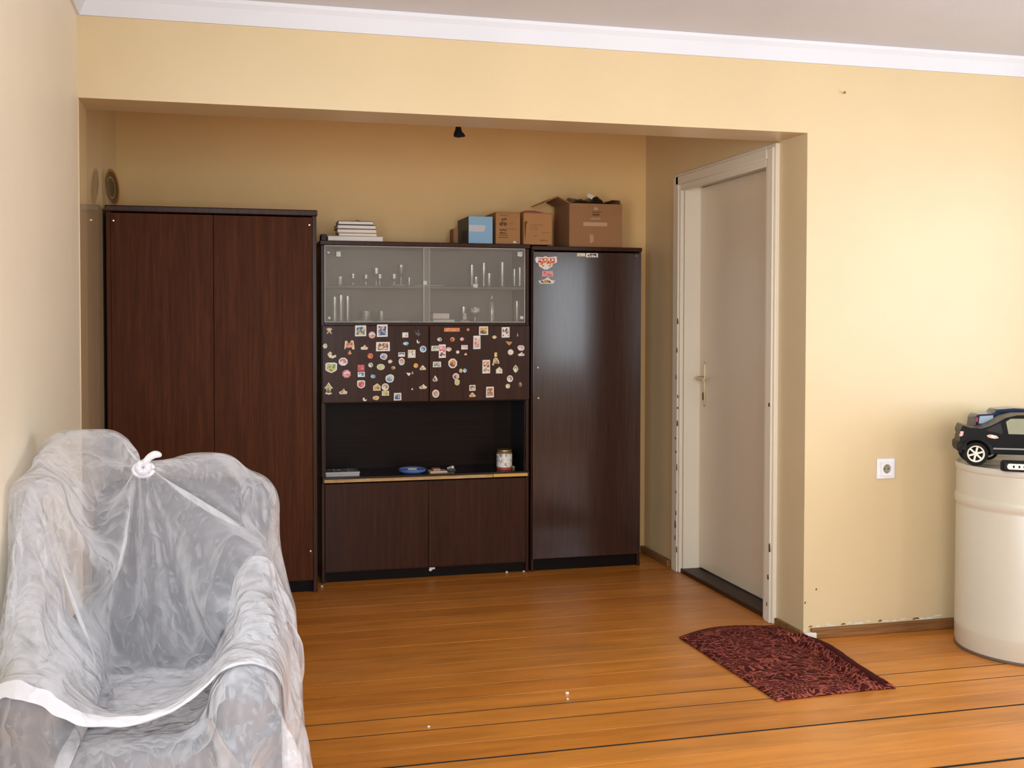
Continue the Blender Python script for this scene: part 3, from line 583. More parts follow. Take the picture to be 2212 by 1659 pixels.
R = [
(548,268,288,68,'rect','orange',['orange','pink','orange'],'long orange bar magnet along the top of the right flap'),
(838,265,58,60,'dia','orange',[],'tiny orange diamond magnet right of the long orange bar'),
(1115,285,168,155,'rect','white',['yellow','tan','brown'],'white magnet with golden-brown picture at the top of the right flap'),
(1510,315,148,190,'rect','white',['orange','dark','white','white'],'tall white magnet with orange and dark prints in the top right'),
(1310,400,86,68,'dia','cream',['yellow','cream'],'small yellow lozenge magnet between two white picture magnets'),
(1725,355,26,72,'drop','tan',[],'thin brown sliver near the top right corner of the right flap'),
(325,440,92,78,'blob','white',['grey','dark','white'],'small grey and white ring-like magnet in the upper left of the right flap'),
(558,440,82,82,'round','orange',['tan','orange','brown'],'small round orange magnet under the long orange bar'),
(728,435,82,72,'blob','pink',['rose','white'],'small pink heart-like magnet on the right flap'),
(995,495,132,242,'rect','white',['pink','white','orange','lilac'],'tall white magnet with red figure and orange shape, centre top'),
(1570,510,128,78,'tri','tan',['orange','tan'],'tan sail-shaped magnet on the right side of the right flap'),
(1785,595,138,122,'blob','white',['pink','rose','white'],'pink and white lacy magnet at the right edge of the right flap'),
(1790,700,126,78,'boat','cream',['pink','white'],'cream magnet just under the pink lacy one'),
(250,602,142,92,'rect','white',['grey','white','lime'],'pale strip-like magnet with grey print, left on the right flap'),
(375,652,126,242,'rect','white',['red','rose','white','brown'],'tall white magnet with two red squares beside the pale strip'),
(495,620,108,84,'blob','cream',['pink','white'],'cream oval magnet touching the tall red and white one'),
(773,582,118,78,'rect','white',['pink','white'],'small white rectangular magnet with a pale pink line'),
(652,668,66,62,'round','pink',['white'],'tiny round pale pink magnet in the upper middle'),
(793,700,56,52,'boat','orange',['cream'],'tiny orange fish-like magnet under the white rectangle'),
(1600,670,108,104,'oct','cream',['white','cream'],'plain cream round magnet on the right side of the right flap'),
(1333,715,50,84,'rect','yellow',['lime','white'],'small yellow tab magnet above the yellow key-like one'),
(1335,838,132,142,'squid','cream',['yellow','dark','tan'],'yellow and black branching magnet shaped like a bunch of keys'),
(280,890,147,98,'rect','white',['lightblue','rose','green','cream'],'blue, red and cream rectangular magnet at the left of the right flap'),
(562,870,162,174,'oct','white',['orange','yellow','brown'],'big white six-sided magnet with an orange shield'),
(708,1000,64,82,'blob','cream',['yellow','lime'],'small yellow-green half-round magnet, left of a pale blue one'),
(780,1000,76,82,'blob','lightblue',['blue','white'],'small pale blue half-round magnet in the middle of the right flap'),
(1163,930,142,244,'rect','white',['brown','orange','white','tan'],'tall white magnet with two brown figures'),
(1395,992,118,118,'house','cream',['cream','tan','white'],'cream five-sided magnet right of the tall one with brown figures'),
(1690,968,104,144,'dia','cream',['green','yellow','white'],'cream diamond-shaped magnet with green marks at the right'),
(248,1140,98,108,'drop','cream',['white','brown'],'cream pear-shaped magnet with a dark eye at the left'),
(620,1103,118,114,'oct','white',['rose','white','brown'],'white round magnet with dull red centre'),
(642,1215,88,104,'shield','cream',['lime','yellow'],'small green-yellow magnet hanging below the white round one'),
(1588,1145,114,124,'round','white',['tan','brown','white'],'white round magnet with brown ring in the lower right'),
(1550,1278,84,84,'round','cream',['yellow','white'],'small cream round magnet below the one with the brown ring'),
(1773,1248,72,104,'blob','brown',['tan','brown'],'faint brown oval magnet near the lower right corner'),
(915,1310,113,104,'rect','white',['brown','white','tan'],'white and brown rectangular magnet above the yellow cap-shaped one'),
(918,1433,112,78,'hat','cream',['yellow','orange'],'yellow cap-shaped magnet at the bottom of the right flap'),
(1230,1385,142,194,'rect','white',['yellow','red','green','rose'],'tall yellow and red card magnet at the bottom of the right flap'),
(258,1413,128,144,'round','white',['orange','lightblue','tan'],'round orange magnet with blue top in the lower left of the right flap'),
]
Z8 = 8.296
for ox, lst in ((680, L), (910, R)):
    for (x, y, w_, h_, k_, rim, cols, lab) in lst: magnet(ox+x/Z8, 680+y/Z8, w_/Z8, h_/Z8, k_, rim, cols, lab)
G2 = 'stickers on the tall cupboard'; TY = CY-0.018
magnet(1179.5, 568, 50, 29, 'wing', 'white', ['red','orange','cream','white'], 'winged white and red emblem sticker at the top left of the tall cupboard', TY, 'sticker', 'sticker', G2, 0.8)
magnet(1182.5, 591.5, 25, 12, 'rect', 'pink', ['pink','red','rose'], 'pink and red rectangular sticker below the winged emblem', TY, 'sticker', 'sticker', G2)
magnet(1180.5, 605.5, 38, 15, 'boat', 'cream', ['white','dark','tan'], 'white sticker with dark figure, lowest on the tall cupboard', TY, 'sticker', 'sticker', G2)
magnet(1255, 550.5, 19, 7, 'rect', 'cream', ['cream','lime'], 'cream strip sticker at the top of the tall cupboard', TY, 'sticker', 'sticker', G2)
magnet(1278.5, 551.5, 28, 9, 'rect', 'white', ['dark','white','tan'], 'white strip sticker with dark print beside the cream strip', TY, 'sticker', 'sticker', G2)

# ------------------------------------------------------------------ glassware behind the glass doors
S8 = 1/8.296; PXM = 0.00241
def glassware(name, label, prof, x, y, z, cat, mat=None, seg=20, group='glassware in the glass-door section'):
    o = B().lathe(prof, (0, 0, 0), seg, cap=False).build(name, mat or glass_m, None, smooth=True); o.location = (x, y, z)
    return tag(o, label, cat, group)
def tumbler(r, h, t=0.0022, taper=0.9): return [(0.0, 0.0), (r*taper*0.9, 0.0), (r*taper, 0.004), (r, h), (r-t, h), (r*taper-t, 0.008), (0.0, 0.007)]
def goblet(r, h, stem, t=0.002): return [(0, 0), (r*0.8, 0.001), (r*0.75, 0.003), (0.005, 0.006), (0.0042, stem), (r*0.55, stem+0.006), (r*0.95, stem+(h-stem)*0.35), (r, h), (r-t, h), (r*0.92-t, stem+(h-stem)*0.36), (r*0.45, stem+0.009), (0, stem+0.007)]
ZU, ZL = 1.4865, 1.3025
def gx(px, Y): return at_y(px, 600, Y).x
def zx3(x): return 680+x*S8
def zx4(x): return 910+x*S8
for (x, Y, z, prof, name, lab) in [
 (zx3(455), 1.52, ZU, tumbler(0.021, 0.044), 'tumbler', 'squat cut-glass tumbler at the left end of the upper glass shelf'),
 (zx3(685), 1.56, ZU, goblet(0.0145, 0.062, 0.026), 'stem_glass', 'slim stem glass second from the left on the upper glass shelf'),
 (zx3(915), 1.56, ZU, goblet(0.019, 0.058, 0.026), 'goblet', 'small goblet third from the left on the upper glass shelf'),
 (zx3(1165), 1.56, ZU, goblet(0.019, 0.060, 0.026), 'goblet', 'small goblet fourth from the left on the upper glass shelf'),
 (zx3(1420), 1.56, ZU, goblet(0.019, 0.062, 0.026), 'goblet', 'small goblet fifth from the left, behind the white dish'),
 (zx3(1100), 1.66, ZU, goblet(0.024, 0.095, 0.05), 'wine_glass', 'taller wine glass at the back of the upper shelf, left side'),
 (zx3(1545), 1.62, ZU, goblet(0.020, 0.112, 0.05), 'wine_glass', 'tall wine glass at the back of the upper shelf near the door overlap'),
 (zx3(1690), 1.55, ZU, tumbler(0.010, 0.045), 'shot_glass', 'tiny narrow glass on the upper shelf left of the door overlap'),
 (zx4(905), 1.62, ZU, tumbler(0.016, 0.118), 'tall_glass', 'tall narrow glass, leftmost of the upper right group'),
 (zx4(1120), 1.64, ZU, tumbler(0.018, 0.130), 'tall_glass', 'tall glass second in the upper right group'),
 (zx4(980), 1.54, ZU, tumbler(0.015, 0.052), 'shot_glass', 'short glass in front of the tall ones, upper right'),
 (zx4(1215), 1.57, ZU, tumbler(0.016, 0.073), 'tumbler', 'medium glass in the middle of the upper right group'),
 (zx4(1450), 1.58, ZU, tumbler(0.017, 0.132), 'tall_glass', 'tallest glass of the upper right group'),
 (zx4(1670), 1.62, ZU, tumbler(0.015, 0.100), 'tall_glass', 'left of the two tall glasses at the far upper right'),
 (zx4(1765), 1.56, ZU, tumbler(0.014, 0.104), 'tall_glass', 'right of the two tall glasses at the far upper right'),
 (zx3(355), 1.53, ZL, tumbler(0.017, 0.128), 'tall_glass', 'first of three tall glasses on the lower level, far left'),
 (zx3(465), 1.58, ZL, tumbler(0.018, 0.138), 'tall_glass', 'middle of three tall glasses on the lower level, left'),
 (zx3(585), 1.63, ZL, tumbler(0.018, 0.134), 'tall_glass', 'third of three tall glasses on the lower level, left'),
 (zx3(920), 1.56, ZL, tumbler(0.034, 0.056), 'bowl', 'wide low glass bowl on the lower level of the left glass door'),
 (zx3(1190), 1.57, ZL, tumbler(0.019, 0.056), 'tumbler', 'short tumbler right of the wide glass bowl'),
 (zx4(755), 1.60, ZL, tumbler(0.019, 0.082), 'tumbler', 'tumbler behind the pink and white figurine'),
 (zx4(965), 1.56, ZL, goblet(0.023, 0.078, 0.03), 'goblet', 'goblet with a pale label in the lower right section'),
 (zx4(1265), 1.58, ZL, [(0, 0), (0.020, 0), (0.022, 0.004), (0.022, 0.105), (0.016, 0.118), (0.009, 0.124), (0.010, 0.140), (0.008, 0.140), (0.007, 0.124), (0.014, 0.116), (0.0195, 0.103), (0.0195, 0.006), (0, 0.005)], 'carafe', 'tall clear carafe with a short neck, lower right section'),
 (zx4(1715), 1.56, ZL, tumbler(0.016, 0.112), 'tall_glass', 'tall clear glass in the lower right corner behind the glass'),
]:
    o = glassware(name, lab, prof, gx(x, Y), Y, z, name.replace('_', ' '))
    if name == 'goblet' and z == ZL:
        B().lathe([(0.0236, 0.052), (0.0240, 0.074)], (0, 0, 0), 20, cap=False).build('glass_label', printmat(('white', 'pink', 'red', 'white', 'white')), o, smooth=True, local=True)
china = simple('white_china', (0.80, 0.76, 0.66), 0.25)
for px0, px1, Y, z, lab in ((zx3(1350), zx3(1670), 1.555, ZU, 'white oval dish on the upper glass shelf left of the door overlap'), (zx3(1735), zx4(450), 1.56, ZU, 'long white dish on the upper glass shelf behind the door overlap'),
                            (zx3(650), zx3(1080), 1.525, ZL, 'thin white saucer lying on the lower level, left'), (zx3(1085), zx3(1740), 1.53, ZL, 'long white tray lying on the lower level behind the left glass door')):
    x0, x1 = gx(px0, Y), gx(px1, Y); r = (x1-x0)/2
    o = B().lathe([(0, 0), (0.6, 0), (0.96, 0.006), (1, 0.0085), (0.95, 0.0085), (0.6, 0.003), (0, 0.003)], (0, 0, 0), 28, cap=False).build('dish', china, None, smooth=True)
    o.location = ((x0+x1)/2, Y+0.02, z); o.scale = (r, min(r, 0.045), 1); tag(o, lab, 'dish', 'white dishes in the glass-door section')
# books and figurine in the lower right glass section
red_m = simple('red_cover', (0.42, 0.05, 0.045), 0.5); redp = simple('faded_red', (0.50, 0.13, 0.10), 0.6)
def book(name, label, x0, x1, y0, y1, z, h, cover, loc=None, rotz=0.0, cat='book', group=None, ct=0.0022):
    cx, cy = (x0+x1)/2, (y0+y1)/2; t = thing(name, label, cat, (cx, cy, z), rotz, group)
    a, b = (x1-x0)/2, (y1-y0)/2
    B().box(-a, a, -b, b, 0, ct).build('cover', cover, t, bevel=0.0006, local=True); B().box(-a, a, -b, b, h-ct, h).build('cover', cover, t, bevel=0.0006, local=True)
    B().box(-a, a, b-ct, b, ct, h-ct).build('spine', cover, t, local=True)
    pg = B(); n = max(2, int(h/0.004))
    pg.box(-a+0.002, a-0.002, -b+0.003, b-ct, ct, h-ct).build('pages', paper_m, t, bevel=0.0008, local=True)
    return t
xa, xb = gx(zx4(205), 1.50), gx(zx4(600), 1.50)
book('book', 'faded red booklet lying at the bottom behind the right glass door', xa, xb, 1.49, 1.58, ZL, 0.016, redp, group='books behind the glass')
xa, xb = gx(zx4(200), 1.50), gx(zx4(505), 1.50)
book('book', 'thick red-covered book with white pages on the faded red booklet', xa, xb, 1.49, 1.58, ZL+0.0162, 0.032, red_m, group='books behind the glass')
xf = gx(zx4(780), 1.52)
fg = thing('figurine', 'small white figurine on a pinkish base behind the right glass door', 'figurine', (xf, 1.52, ZL))
B().lathe([(0, 0), (0.028, 0), (0.027, 0.006), (0.016, 0.014), (0, 0.016)], seg=16).build('base', printmat(('pink', 'white', 'rose')), fg, smooth=True, local=True)
B().lathe([(0, 0.013), (0.009, 0.014), (0.012, 0.026), (0.008, 0.034), (0.011, 0.040), (0.008, 0.047), (0, 0.049)], seg=14).build('body', china, fg, smooth=True, local=True)

# ------------------------------------------------------------------ on the open shelf
SZ = 0.5322
def shelf(px, py): return at_z(px, py, SZ)
grey_m = simple('magazine_grey', (0.10, 0.10, 0.105), 0.3)
xa, xb = at_y(703, 1010, 1.48).x, at_y(777, 1010, 1.48).x
for k, (lab, z, h) in enumerate((('lower grey booklet of the pair at the left end of the open shelf', 0, 0.011), ('grey picture booklet on top of the pair at the left end of the open shelf', 0.0112, 0.010))):
    t = thing('booklet', lab, 'booklet', ((xa+xb)/2, 1.475+0.065, SZ+z), 0.0, 'booklets on the open shelf'); a = (xb-xa)/2 - 0.002*(1-k)
    B().box(-a, a, -0.065, 0.065, 0, h).build('pages', simple('page_grey_%d' % k, (0.42, 0.42, 0.42), 0.5), t, bevel=0.001, local=True)
    if k: B().box(-a, a, -0.0652, 0.065, h, h+0.001).build('cover', grey_m, t, local=True); B().box(-a*0.82, a*0.8, -0.045, 0.05, h+0.001, h+0.0013).build('picture', printmat(('dark', 'grey', 'white', 'dark', 'dark')), t, local=True)
x = (at_y(861, 1005, 1.52).x+at_y(921, 1005, 1.52).x)/2
ds = thing('ashtray', 'shallow blue glass ashtray in the middle of the open shelf', 'ashtray', (x, 1.53, SZ))
B().lathe([(0, 0), (0.058, 0), (0.069, 0.008), (0.072, 0.021), (0.067, 0.022), (0.060, 0.012), (0, 0.008)], seg=28, cap=False).build('bowl', simple('blue_glass', (0.10, 0.18, 0.45), 0.1), ds, smooth=True, local=True)
bt = tag(B().tube([(x-0.025, 1.52, SZ+0.018), (x+0.006, 1.525, SZ+0.017), (x+0.022, 1.535, SZ+0.016)], 0.006, 8).build('trinket', simple('trinket_cream', (0.65, 0.55, 0.35), 0.5), smooth=True), 'cream trinket lying in the blue ashtray', 'trinket')
x0, x1 = at_y(929, 1010, 1.49).x, at_y(966, 1010, 1.49).x
cd = tag(B().box(x0, x1, 1.485, 1.56, SZ, SZ+0.008).build('card_box', simple('pale_card', (0.70, 0.55, 0.42), 0.6), bevel=0.001), 'flat pale card pack right of the blue ashtray', 'card pack')
tag(B().box(x0+0.016, x0+0.055, 1.49, 1.54, SZ+0.0082, SZ+0.021).build('small_box', simple('salmon_card', (0.45, 0.22, 0.15), 0.6), bevel=0.002), 'small salmon box on the flat card pack', 'box')
x = at_y(975, 1000, 1.56).x
sc = thing('trinket_heap', 'small silver and white trinket beside the card pack', 'trinket', (x, 1.56, SZ))
B().lathe([(0, 0), (0.022, 0.0), (0.026, 0.006), (0.018, 0.012), (0, 0.013)], seg=16).build('base', simple('silver_foil', (0.6, 0.62, 0.66), 0.2, metal=0.8), sc, smooth=True, local=True)
B().lathe([(0, 0.02), (0.008, 0.022), (0.009, 0.028), (0.005, 0.033), (0, 0.034)], (0.006, 0, -0.009), seg=12).build('knob', white_m, sc, smooth=True, local=True)
B().tube([(-0.022, 0.0, 0.012), (-0.004, -0.008, 0.02), (0.012, 0.0, 0.015)], 0.004, 8).build('band', simple('trinket_tan', (0.55, 0.42, 0.25), 0.5), sc, smooth=True, local=True)
def jar(px, Y, r, h, lab):
    j = thing('jar', lab, 'jar', (at_y(px, 1000, Y).x, Y, SZ))
    B().lathe([(0, 0), (r*0.93, 0), (r, 0.004), (r, h*0.82), (r*0.93, h*0.88), (r*0.93, h*0.89), (0, h*0.89)], seg=28).build('body', simple('jar_'+lab[:5], (0.20, 0.14, 0.05), 0.12), j, smooth=True, local=True)
    B().lathe([(r*1.003, 0.001), (r*1.006, 0.012), (r*0.998, 0.0125)], seg=28, cap=False).build('base_band', red_m, j, smooth=True, local=True)
    B().lathe([(r*1.01, 0.014), (r*1.01, h*0.80)], seg=28, cap=False).build('paper_label', printmat(('white', 'white', 'cream', 'grey', 'white')), j, smooth=True, local=True)
    B().lathe([(0, h*0.885), (r*0.96, h*0.885), (r*0.99, h*0.90), (r*0.99, h*0.975), (r*0.94, h), (r*0.85, h*0.985), (0, h*0.98)], seg=28).build('lid', simple('lid_'+lab[:5], (0.36, 0.27, 0.11), 0.25, metal=0.7), j, smooth=True, local=True)
    return j
jar(1089.5, 1.545, 0.041, 0.105, 'labelled glass jar with brass lid at the right of the open shelf')
tag(B().lathe([(0, 0), (0.006, 0), (0.009, 0.006), (0.004, 0.013), (0, 0.014)], (at_y(1109, 1003, 1.56).x, 1.56, SZ), 10).build('cap', simple('tan_reflection', (0.5, 0.33, 0.18), 0.5), smooth=True), 'tiny tan piece in place of a reflection, right of the labelled jar', 'cap')  # small solid put where the glossy side would show a reflection

# ------------------------------------------------------------------ on top of the cabinets
TZ = AH+0.0003
card_m = simple('cardboard', (0.40, 0.20, 0.075), 0.85, 0.06); card2 = simple('cardboard_brown', (0.335, 0.168, 0.072), 0.85, 0.06); ink = simple('print_brown', (0.09, 0.042, 0.02), 0.8)
inkl = simple('faded_print', (0.50, 0.31, 0.16), 0.8)
def tx(px, Y): return at_y(px, 500, Y).x
BY = 1.475
books = [(708, 828, 0.024, 0.15, (0.75, 0.70, 0.58), 'large cream book at the bottom of the stack on the cabinet'),
         (731, 814, 0.014, 0.13, (0.66, 0.52, 0.42), 'second book from the bottom of the stack, cream pages'),
         (729, 814, 0.019, 0.13, (0.55, 0.32, 0.10), 'orange-brown covered book in the middle of the stack'),
         (728, 812, 0.020, 0.13, (0.05, 0.035, 0.03), 'dark covered book second from the top of the stack'),
         (731, 807, 0.018, 0.13, (0.04, 0.035, 0.035), 'white-paged book on top of the stack')]
z = TZ
for k, (a, b, h, dp, c, lab) in enumerate(books):
    book('book', lab, tx(a, BY), tx(b, BY), BY, BY+dp, z, h, simple('book_cover_%d' % k, c, 0.5), rotz=(0, 0.02, -0.015, 0.025, -0.01)[k], group='books stacked on the cabinet'); z += h+0.0012
tag(B().grid([[(tx(761, BY)+i*0.011, BY+0.02+j*0.02, z+0.0015*((i*3+j*5) % 3)+(0.004 if 1 < i < 4 else 0)) for i in range(6)] for j in range(3)]).build('paper_slip', paper_m), 'crumpled white paper slip on top of the book stack', 'paper')
sm = tag(B().box(tx(694, BY)+0.002, tx(707, BY)-0.001, BY+0.02, BY+0.12, TZ, TZ+0.034).build('small_dark_box', simple('dark_card', (0.035, 0.022, 0.014), 0.6), bevel=0.002), 'small dark box tucked between the book stack and the wardrobe', 'box')
# blue box
x0, x1 = tx(1012, BY), tx(1064, BY)
bb = thing('blue_box', 'light blue shoe-sized box with a torn white label on the cabinet', 'box', ((x0+x1)/2, BY, TZ)); hw = (x1-x0)/2; H = 0.139
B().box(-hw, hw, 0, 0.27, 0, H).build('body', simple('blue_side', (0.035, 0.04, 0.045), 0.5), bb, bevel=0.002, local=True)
B().box(-hw, hw, -0.003, 0.0, 0, H).build('front', simple('blue_card', (0.24, 0.44, 0.62), 0.5), bb, bevel=0.0015, local=True)
B().prism_y([(-hw+.001, .062), (-hw+.001, .094), (hw*0.1, .095), (hw*0.42, .091), (hw*0.36, .078), (hw*0.28, .062), (-hw*0.3, .060)], -0.003, -0.0042).build('torn_label', simple('label_grey', (0.55, 0.58, 0.60), 0.7), bb, local=True)
q = at_y(981, 500, 1.60)
tag(B().box(tx(978, 1.62), tx(988, 1.62), 1.60, 1.70, TZ, TZ+0.085).build('card_offcut', card2, bevel=0.002), 'narrow cardboard offcut behind the left side of the blue box', 'cardboard')
# two small cartons
def carton(px0, px1, H, dep, lab, mat):
    x0, x1 = tx(px0, BY), tx(px1, BY); t = thing('carton', lab, 'carton', ((x0+x1)/2, BY, TZ), 0, 'small cartons on the cabinet'); hw = (x1-x0)/2
    B().box(-hw, hw, 0, dep, 0, H).build('body', mat, t, bevel=0.003, local=True)
    for sx in (-1, 1): B().box(min(0, sx*(hw-0.001)), max(0, sx*(hw-0.001)), 0.002, dep-0.002, H, H+0.003).build('flap', mat, t, bevel=0.001, local=True)
    return t, hw
t, hw = carton(1071, 1124, 0.162, 0.25, 'small cardboard carton with dark print, next to the blue box', card_m)
rn = random.Random(3)
def marks(t, hw, rows, m):
    for (u0, u1, z0, z1, dense) in rows:
        b = B(); x = u0
        while x < u1:
            wd_ = rn.uniform(0.003, 0.008) if dense else u1-u0
            zz0 = z0+(rn.uniform(0, (z1-z0)*0.3) if dense else 0); zz1 = z1-(rn.uniform(0, (z1-z0)*0.3) if dense else 0)
            b.box(x, min(u1, x+wd_), -0.0007, 0, zz0, zz1); x += wd_+0.002
        b.build('printed_mark', m, t, local=True)
marks(t, hw, [(-0.045, 0.0, 0.146, 0.150, 1), (-0.036, -0.010, 0.118, 0.136, 1), (-0.046, -0.006, 0.092, 0.116, 1), (-0.046, -0.008, 0.066, 0.080, 1), (-0.044, -0.010, 0.050, 0.062, 1), (-0.05, 0.0, 0.044, 0.047, 0), (-0.05, 0.0, 0.033, 0.036, 0), (-0.005, 0.05, 0.077, 0.0785, 0), (0.005, 0.03, 0.105, 0.1062, 0)], ink)
B().prism_y([(0.025, 0.008), (0.045, 0.006), (0.042, 0.013), (0.034, 0.018), (0.028, 0.013)], 0, -0.001).build('torn_patch', paper_m, t, local=True)
t, hw = carton(1131, 1192.5, 0.163, 0.25, 'small plain cardboard carton, right of the one with dark print', simple('cardboard_light', (0.44, 0.22, 0.085), 0.85, 0.06))
marks(t, hw, [(-0.042, 0.03, 0.101, 0.1035, 0), (-0.042, 0.0, 0.088, 0.092, 1), (-0.042, 0.0, 0.078, 0.0815, 1), (-0.025, -0.005, 0.043, 0.048, 1), (0.02, 0.066, 0.061, 0.0635, 0), (0.012, 0.055, 0.018, 0.028, 1)], simple('print_faint', (0.25, 0.115, 0.045), 0.8))
B().prism_y([(-hw+0.008, 0.01), (-hw+0.014, 0.10), (-hw+0.020, 0.118), (-hw+0.010, 0.122), (-hw+0.004, 0.11)], 0, -0.001).build('torn_patch', simple('torn_brown', (0.16, 0.05, 0.02), 0.9), t, local=True)
# red bag lying on the cartons, behind
xr0, xr1 = tx(1128, 1.60), tx(1172, 1.60)
tag(B().prism_y([(xr0, TZ+0.167), (xr1+0.01, TZ+0.167), (xr1-0.005, TZ+0.176), ((xr0+xr1)/2, TZ+0.184), (xr0+0.004, TZ+0.184)], 1.56, 1.69).build('red_packet', red_m, bevel=0.003), 'red packet lying flat on the small plain carton', 'packet')
# large open carton
YB = 1.478
x0, x1 = tx(1230, YB), tx(1344, YB); H = at_y(1285, 440, YB).z - 1.7003; hw = (x1-x0)/2; dep = 0.27
bc = thing('large_carton', 'large open cardboard carton with raised flaps on the tall cupboard', 'carton', ((x0+x1)/2, YB, RH+0.0003))
B().box(-hw, hw, 0, 0.004, 0, H).build('front_wall', card2, bc, bevel=0.001, local=True); B().box(-hw, hw, dep-0.004, dep, 0, H).build('back_wall', card2, bc, bevel=0.001, local=True)
for sx in (-1, 1): B().box(sx*hw-(0.004 if sx > 0 else 0), sx*hw+(0 if sx > 0 else 0.004), 0.004, dep-0.004, 0, H).build('side_wall', card2, bc, bevel=0.001, local=True)
B().box(-hw+0.004, hw-0.004, 0.004, dep-0.004, 0, 0.004).build('bottom', card2, bc, local=True)
B().prism_y([(-hw, H), (-hw-0.06, H+0.030), (-hw-0.135, H-0.002), (-hw-0.135, H+0.003), (-hw-0.06, H+0.036), (-hw+0.003, H+0.005)], 0.01, dep-0.01).build('side_flap', card2, bc, local=True)
B().prism_y([(hw-0.004, H), (hw, H), (hw-0.004, H+0.024), (hw-0.045, H+0.026), (hw-0.045, H+0.022), (hw-0.008, H+0.020)], 0.02, dep-0.01).build('side_flap', card2, bc, local=True)
B().prism_x([(dep-0.004, H), (dep, H), (dep+0.006, H+0.026), (dep+0.002, H+0.027)], -hw+0.01, hw-0.05).build('back_flap', card2, bc, local=True)
tap = simple('tape_pale', (0.52, 0.33, 0.19), 0.5)
marks(bc, hw, [(-0.022, 0.032, H-0.046, H-0.043, 0), (-0.018, 0.022, H-0.064, H-0.052, 1)], ink)
marks(bc, hw, [(-0.030, 0.025, H-0.086, H-0.072, 1)], inkl)
B().box(-0.07, 0.062, -0.0008, 0, H-0.118, H-0.098).build('tape', tap, bc, local=True)
B().prism_y([(-0.034, 0.018), (-0.034, 0.072), (-0.024, 0.062), (-0.014, 0.068), (-0.012, 0.030)], 0, -0.0012).build('torn_patch', inkl, bc, local=True)
B().prism_y([(-0.012, H-0.032), (0.006, H-0.034), (0.012, H-0.026), (0.0, H-0.018), (-0.01, H-0.02)], 0, -0.0012).build('torn_patch', tap, bc, local=True)
# dark bag in the carton
bg = B(); rows = []
for i in range(13):
    u = i/12; row = []
    for j in range(9):
        v = j/8; zt = 0.030+0.014*math.sin(u*9+1)*math.sin(v*3)+0.010*math.sin(u*17+v*7); e = min(u, 1-u, v, 1-v)
        row.append((x0+0.012+u*(x1-x0-0.075), YB+0.012+v*(dep-0.03), RH+H-0.03+(zt+0.03)*min(1, e*6)))
    rows.append(row)
bgo = tag(bg.grid(rows).build('black_bag', simple('black_bag', (0.010, 0.009, 0.009), 0.35), smooth=True), 'crumpled black bag sticking out of the large open carton', 'bag')
mm = bgo.modifiers.new('thick', 'SOLIDIFY'); mm.thickness = 0.003
q = at_y(1275, 424, YB+0.05)
tg = B().prism_y([(-0.022, 0.004), (-0.006, 0.022), (0.022, 0.006), (0.004, -0.016)], 0, -0.001).build('paper_tag', paper_m); tg.location = (q.x, YB+0.045, q.z-0.004); tg.rotation_euler = (-0.5, 0, 0)
tag(tg, 'white paper tag on the black bag in the carton', 'tag')
# decorative plate on the wardrobe
pr = 0.086
pl = thing('plate', 'dark round decorative plate with amber rim standing on the wardrobe by the wall', 'plate', (-0.017, 1.36, WH+0.0005)); pl.rotation_euler = (0, 0, 0)
MP = Matrix.Translation((0, 0, pr)) @ Matrix.Rotation(-0.27, 4, 'Z') @ Matrix.Rotation(PI/2-0.06, 4, 'Y')
def lat(prof, name, m): B().lathe(prof, (0, 0, 0), 36, MP, cap=False).build(name, m, pl, smooth=True, local=True)
lat([(0, 0), (pr*0.45, 0), (pr*0.5, 0.002), (pr*0.95, 0.009), (pr, 0.012), (pr*0.97, 0.013), (pr*0.6, 0.006), (0, 0.004)], 'body', simple('plate_dark', (0.03, 0.018, 0.010), 0.2))
lat([(pr*0.86, 0.0112), (pr*0.985, 0.0135), (pr*0.995, 0.0125)], 'rim', simple('plate_amber', (0.36, 0.12, 0.02), 0.15))
lat([(pr*0.48, 0.0052), (pr*0.58, 0.0062)], 'gold_ring', simple('plate_gold', (0.75, 0.48, 0.12), 0.25, metal=0.6))
# lamp holder hanging in the niche behind the beam
q = at_y(990, 296, 0.62); zt = 2.5
lh = thing('lamp_holder', 'black bare lamp holder hanging behind the beam of the opening', 'lamp holder', (q.x, 0.62, zt))
B().lathe([(0, 0), (0.03, -0.002), (0.028, -0.02), (0.006, -0.028), (0, -0.028)], seg=16).build('ceiling_rose', dark_m, lh, smooth=True, local=True)
B().tube([(0, 0, -0.02), (0.002, 0.0, -0.2), (0, 0, q.z-zt+0.05)], 0.0045, 8).build('cable', dark_m, lh, local=True)
B().lathe([(0.007, 0.060), (0.011, 0.050), (0.014, 0.030), (0.020, 0.014), (0.021, 0.003), (0.015, 0.0), (0.013, 0.006), (0, 0.008)], (0, 0, q.z-zt), 16).build('socket', dark_m, lh, smooth=True, local=True)
B().tube([(0.012, 0, q.z-zt+0.02), (0.022, 0, q.z-zt+0.010), (0.026, 0, q.z-zt+0.002)], 0.006, 8).build('switch_arm', dark_m, lh, smooth=True, local=True)

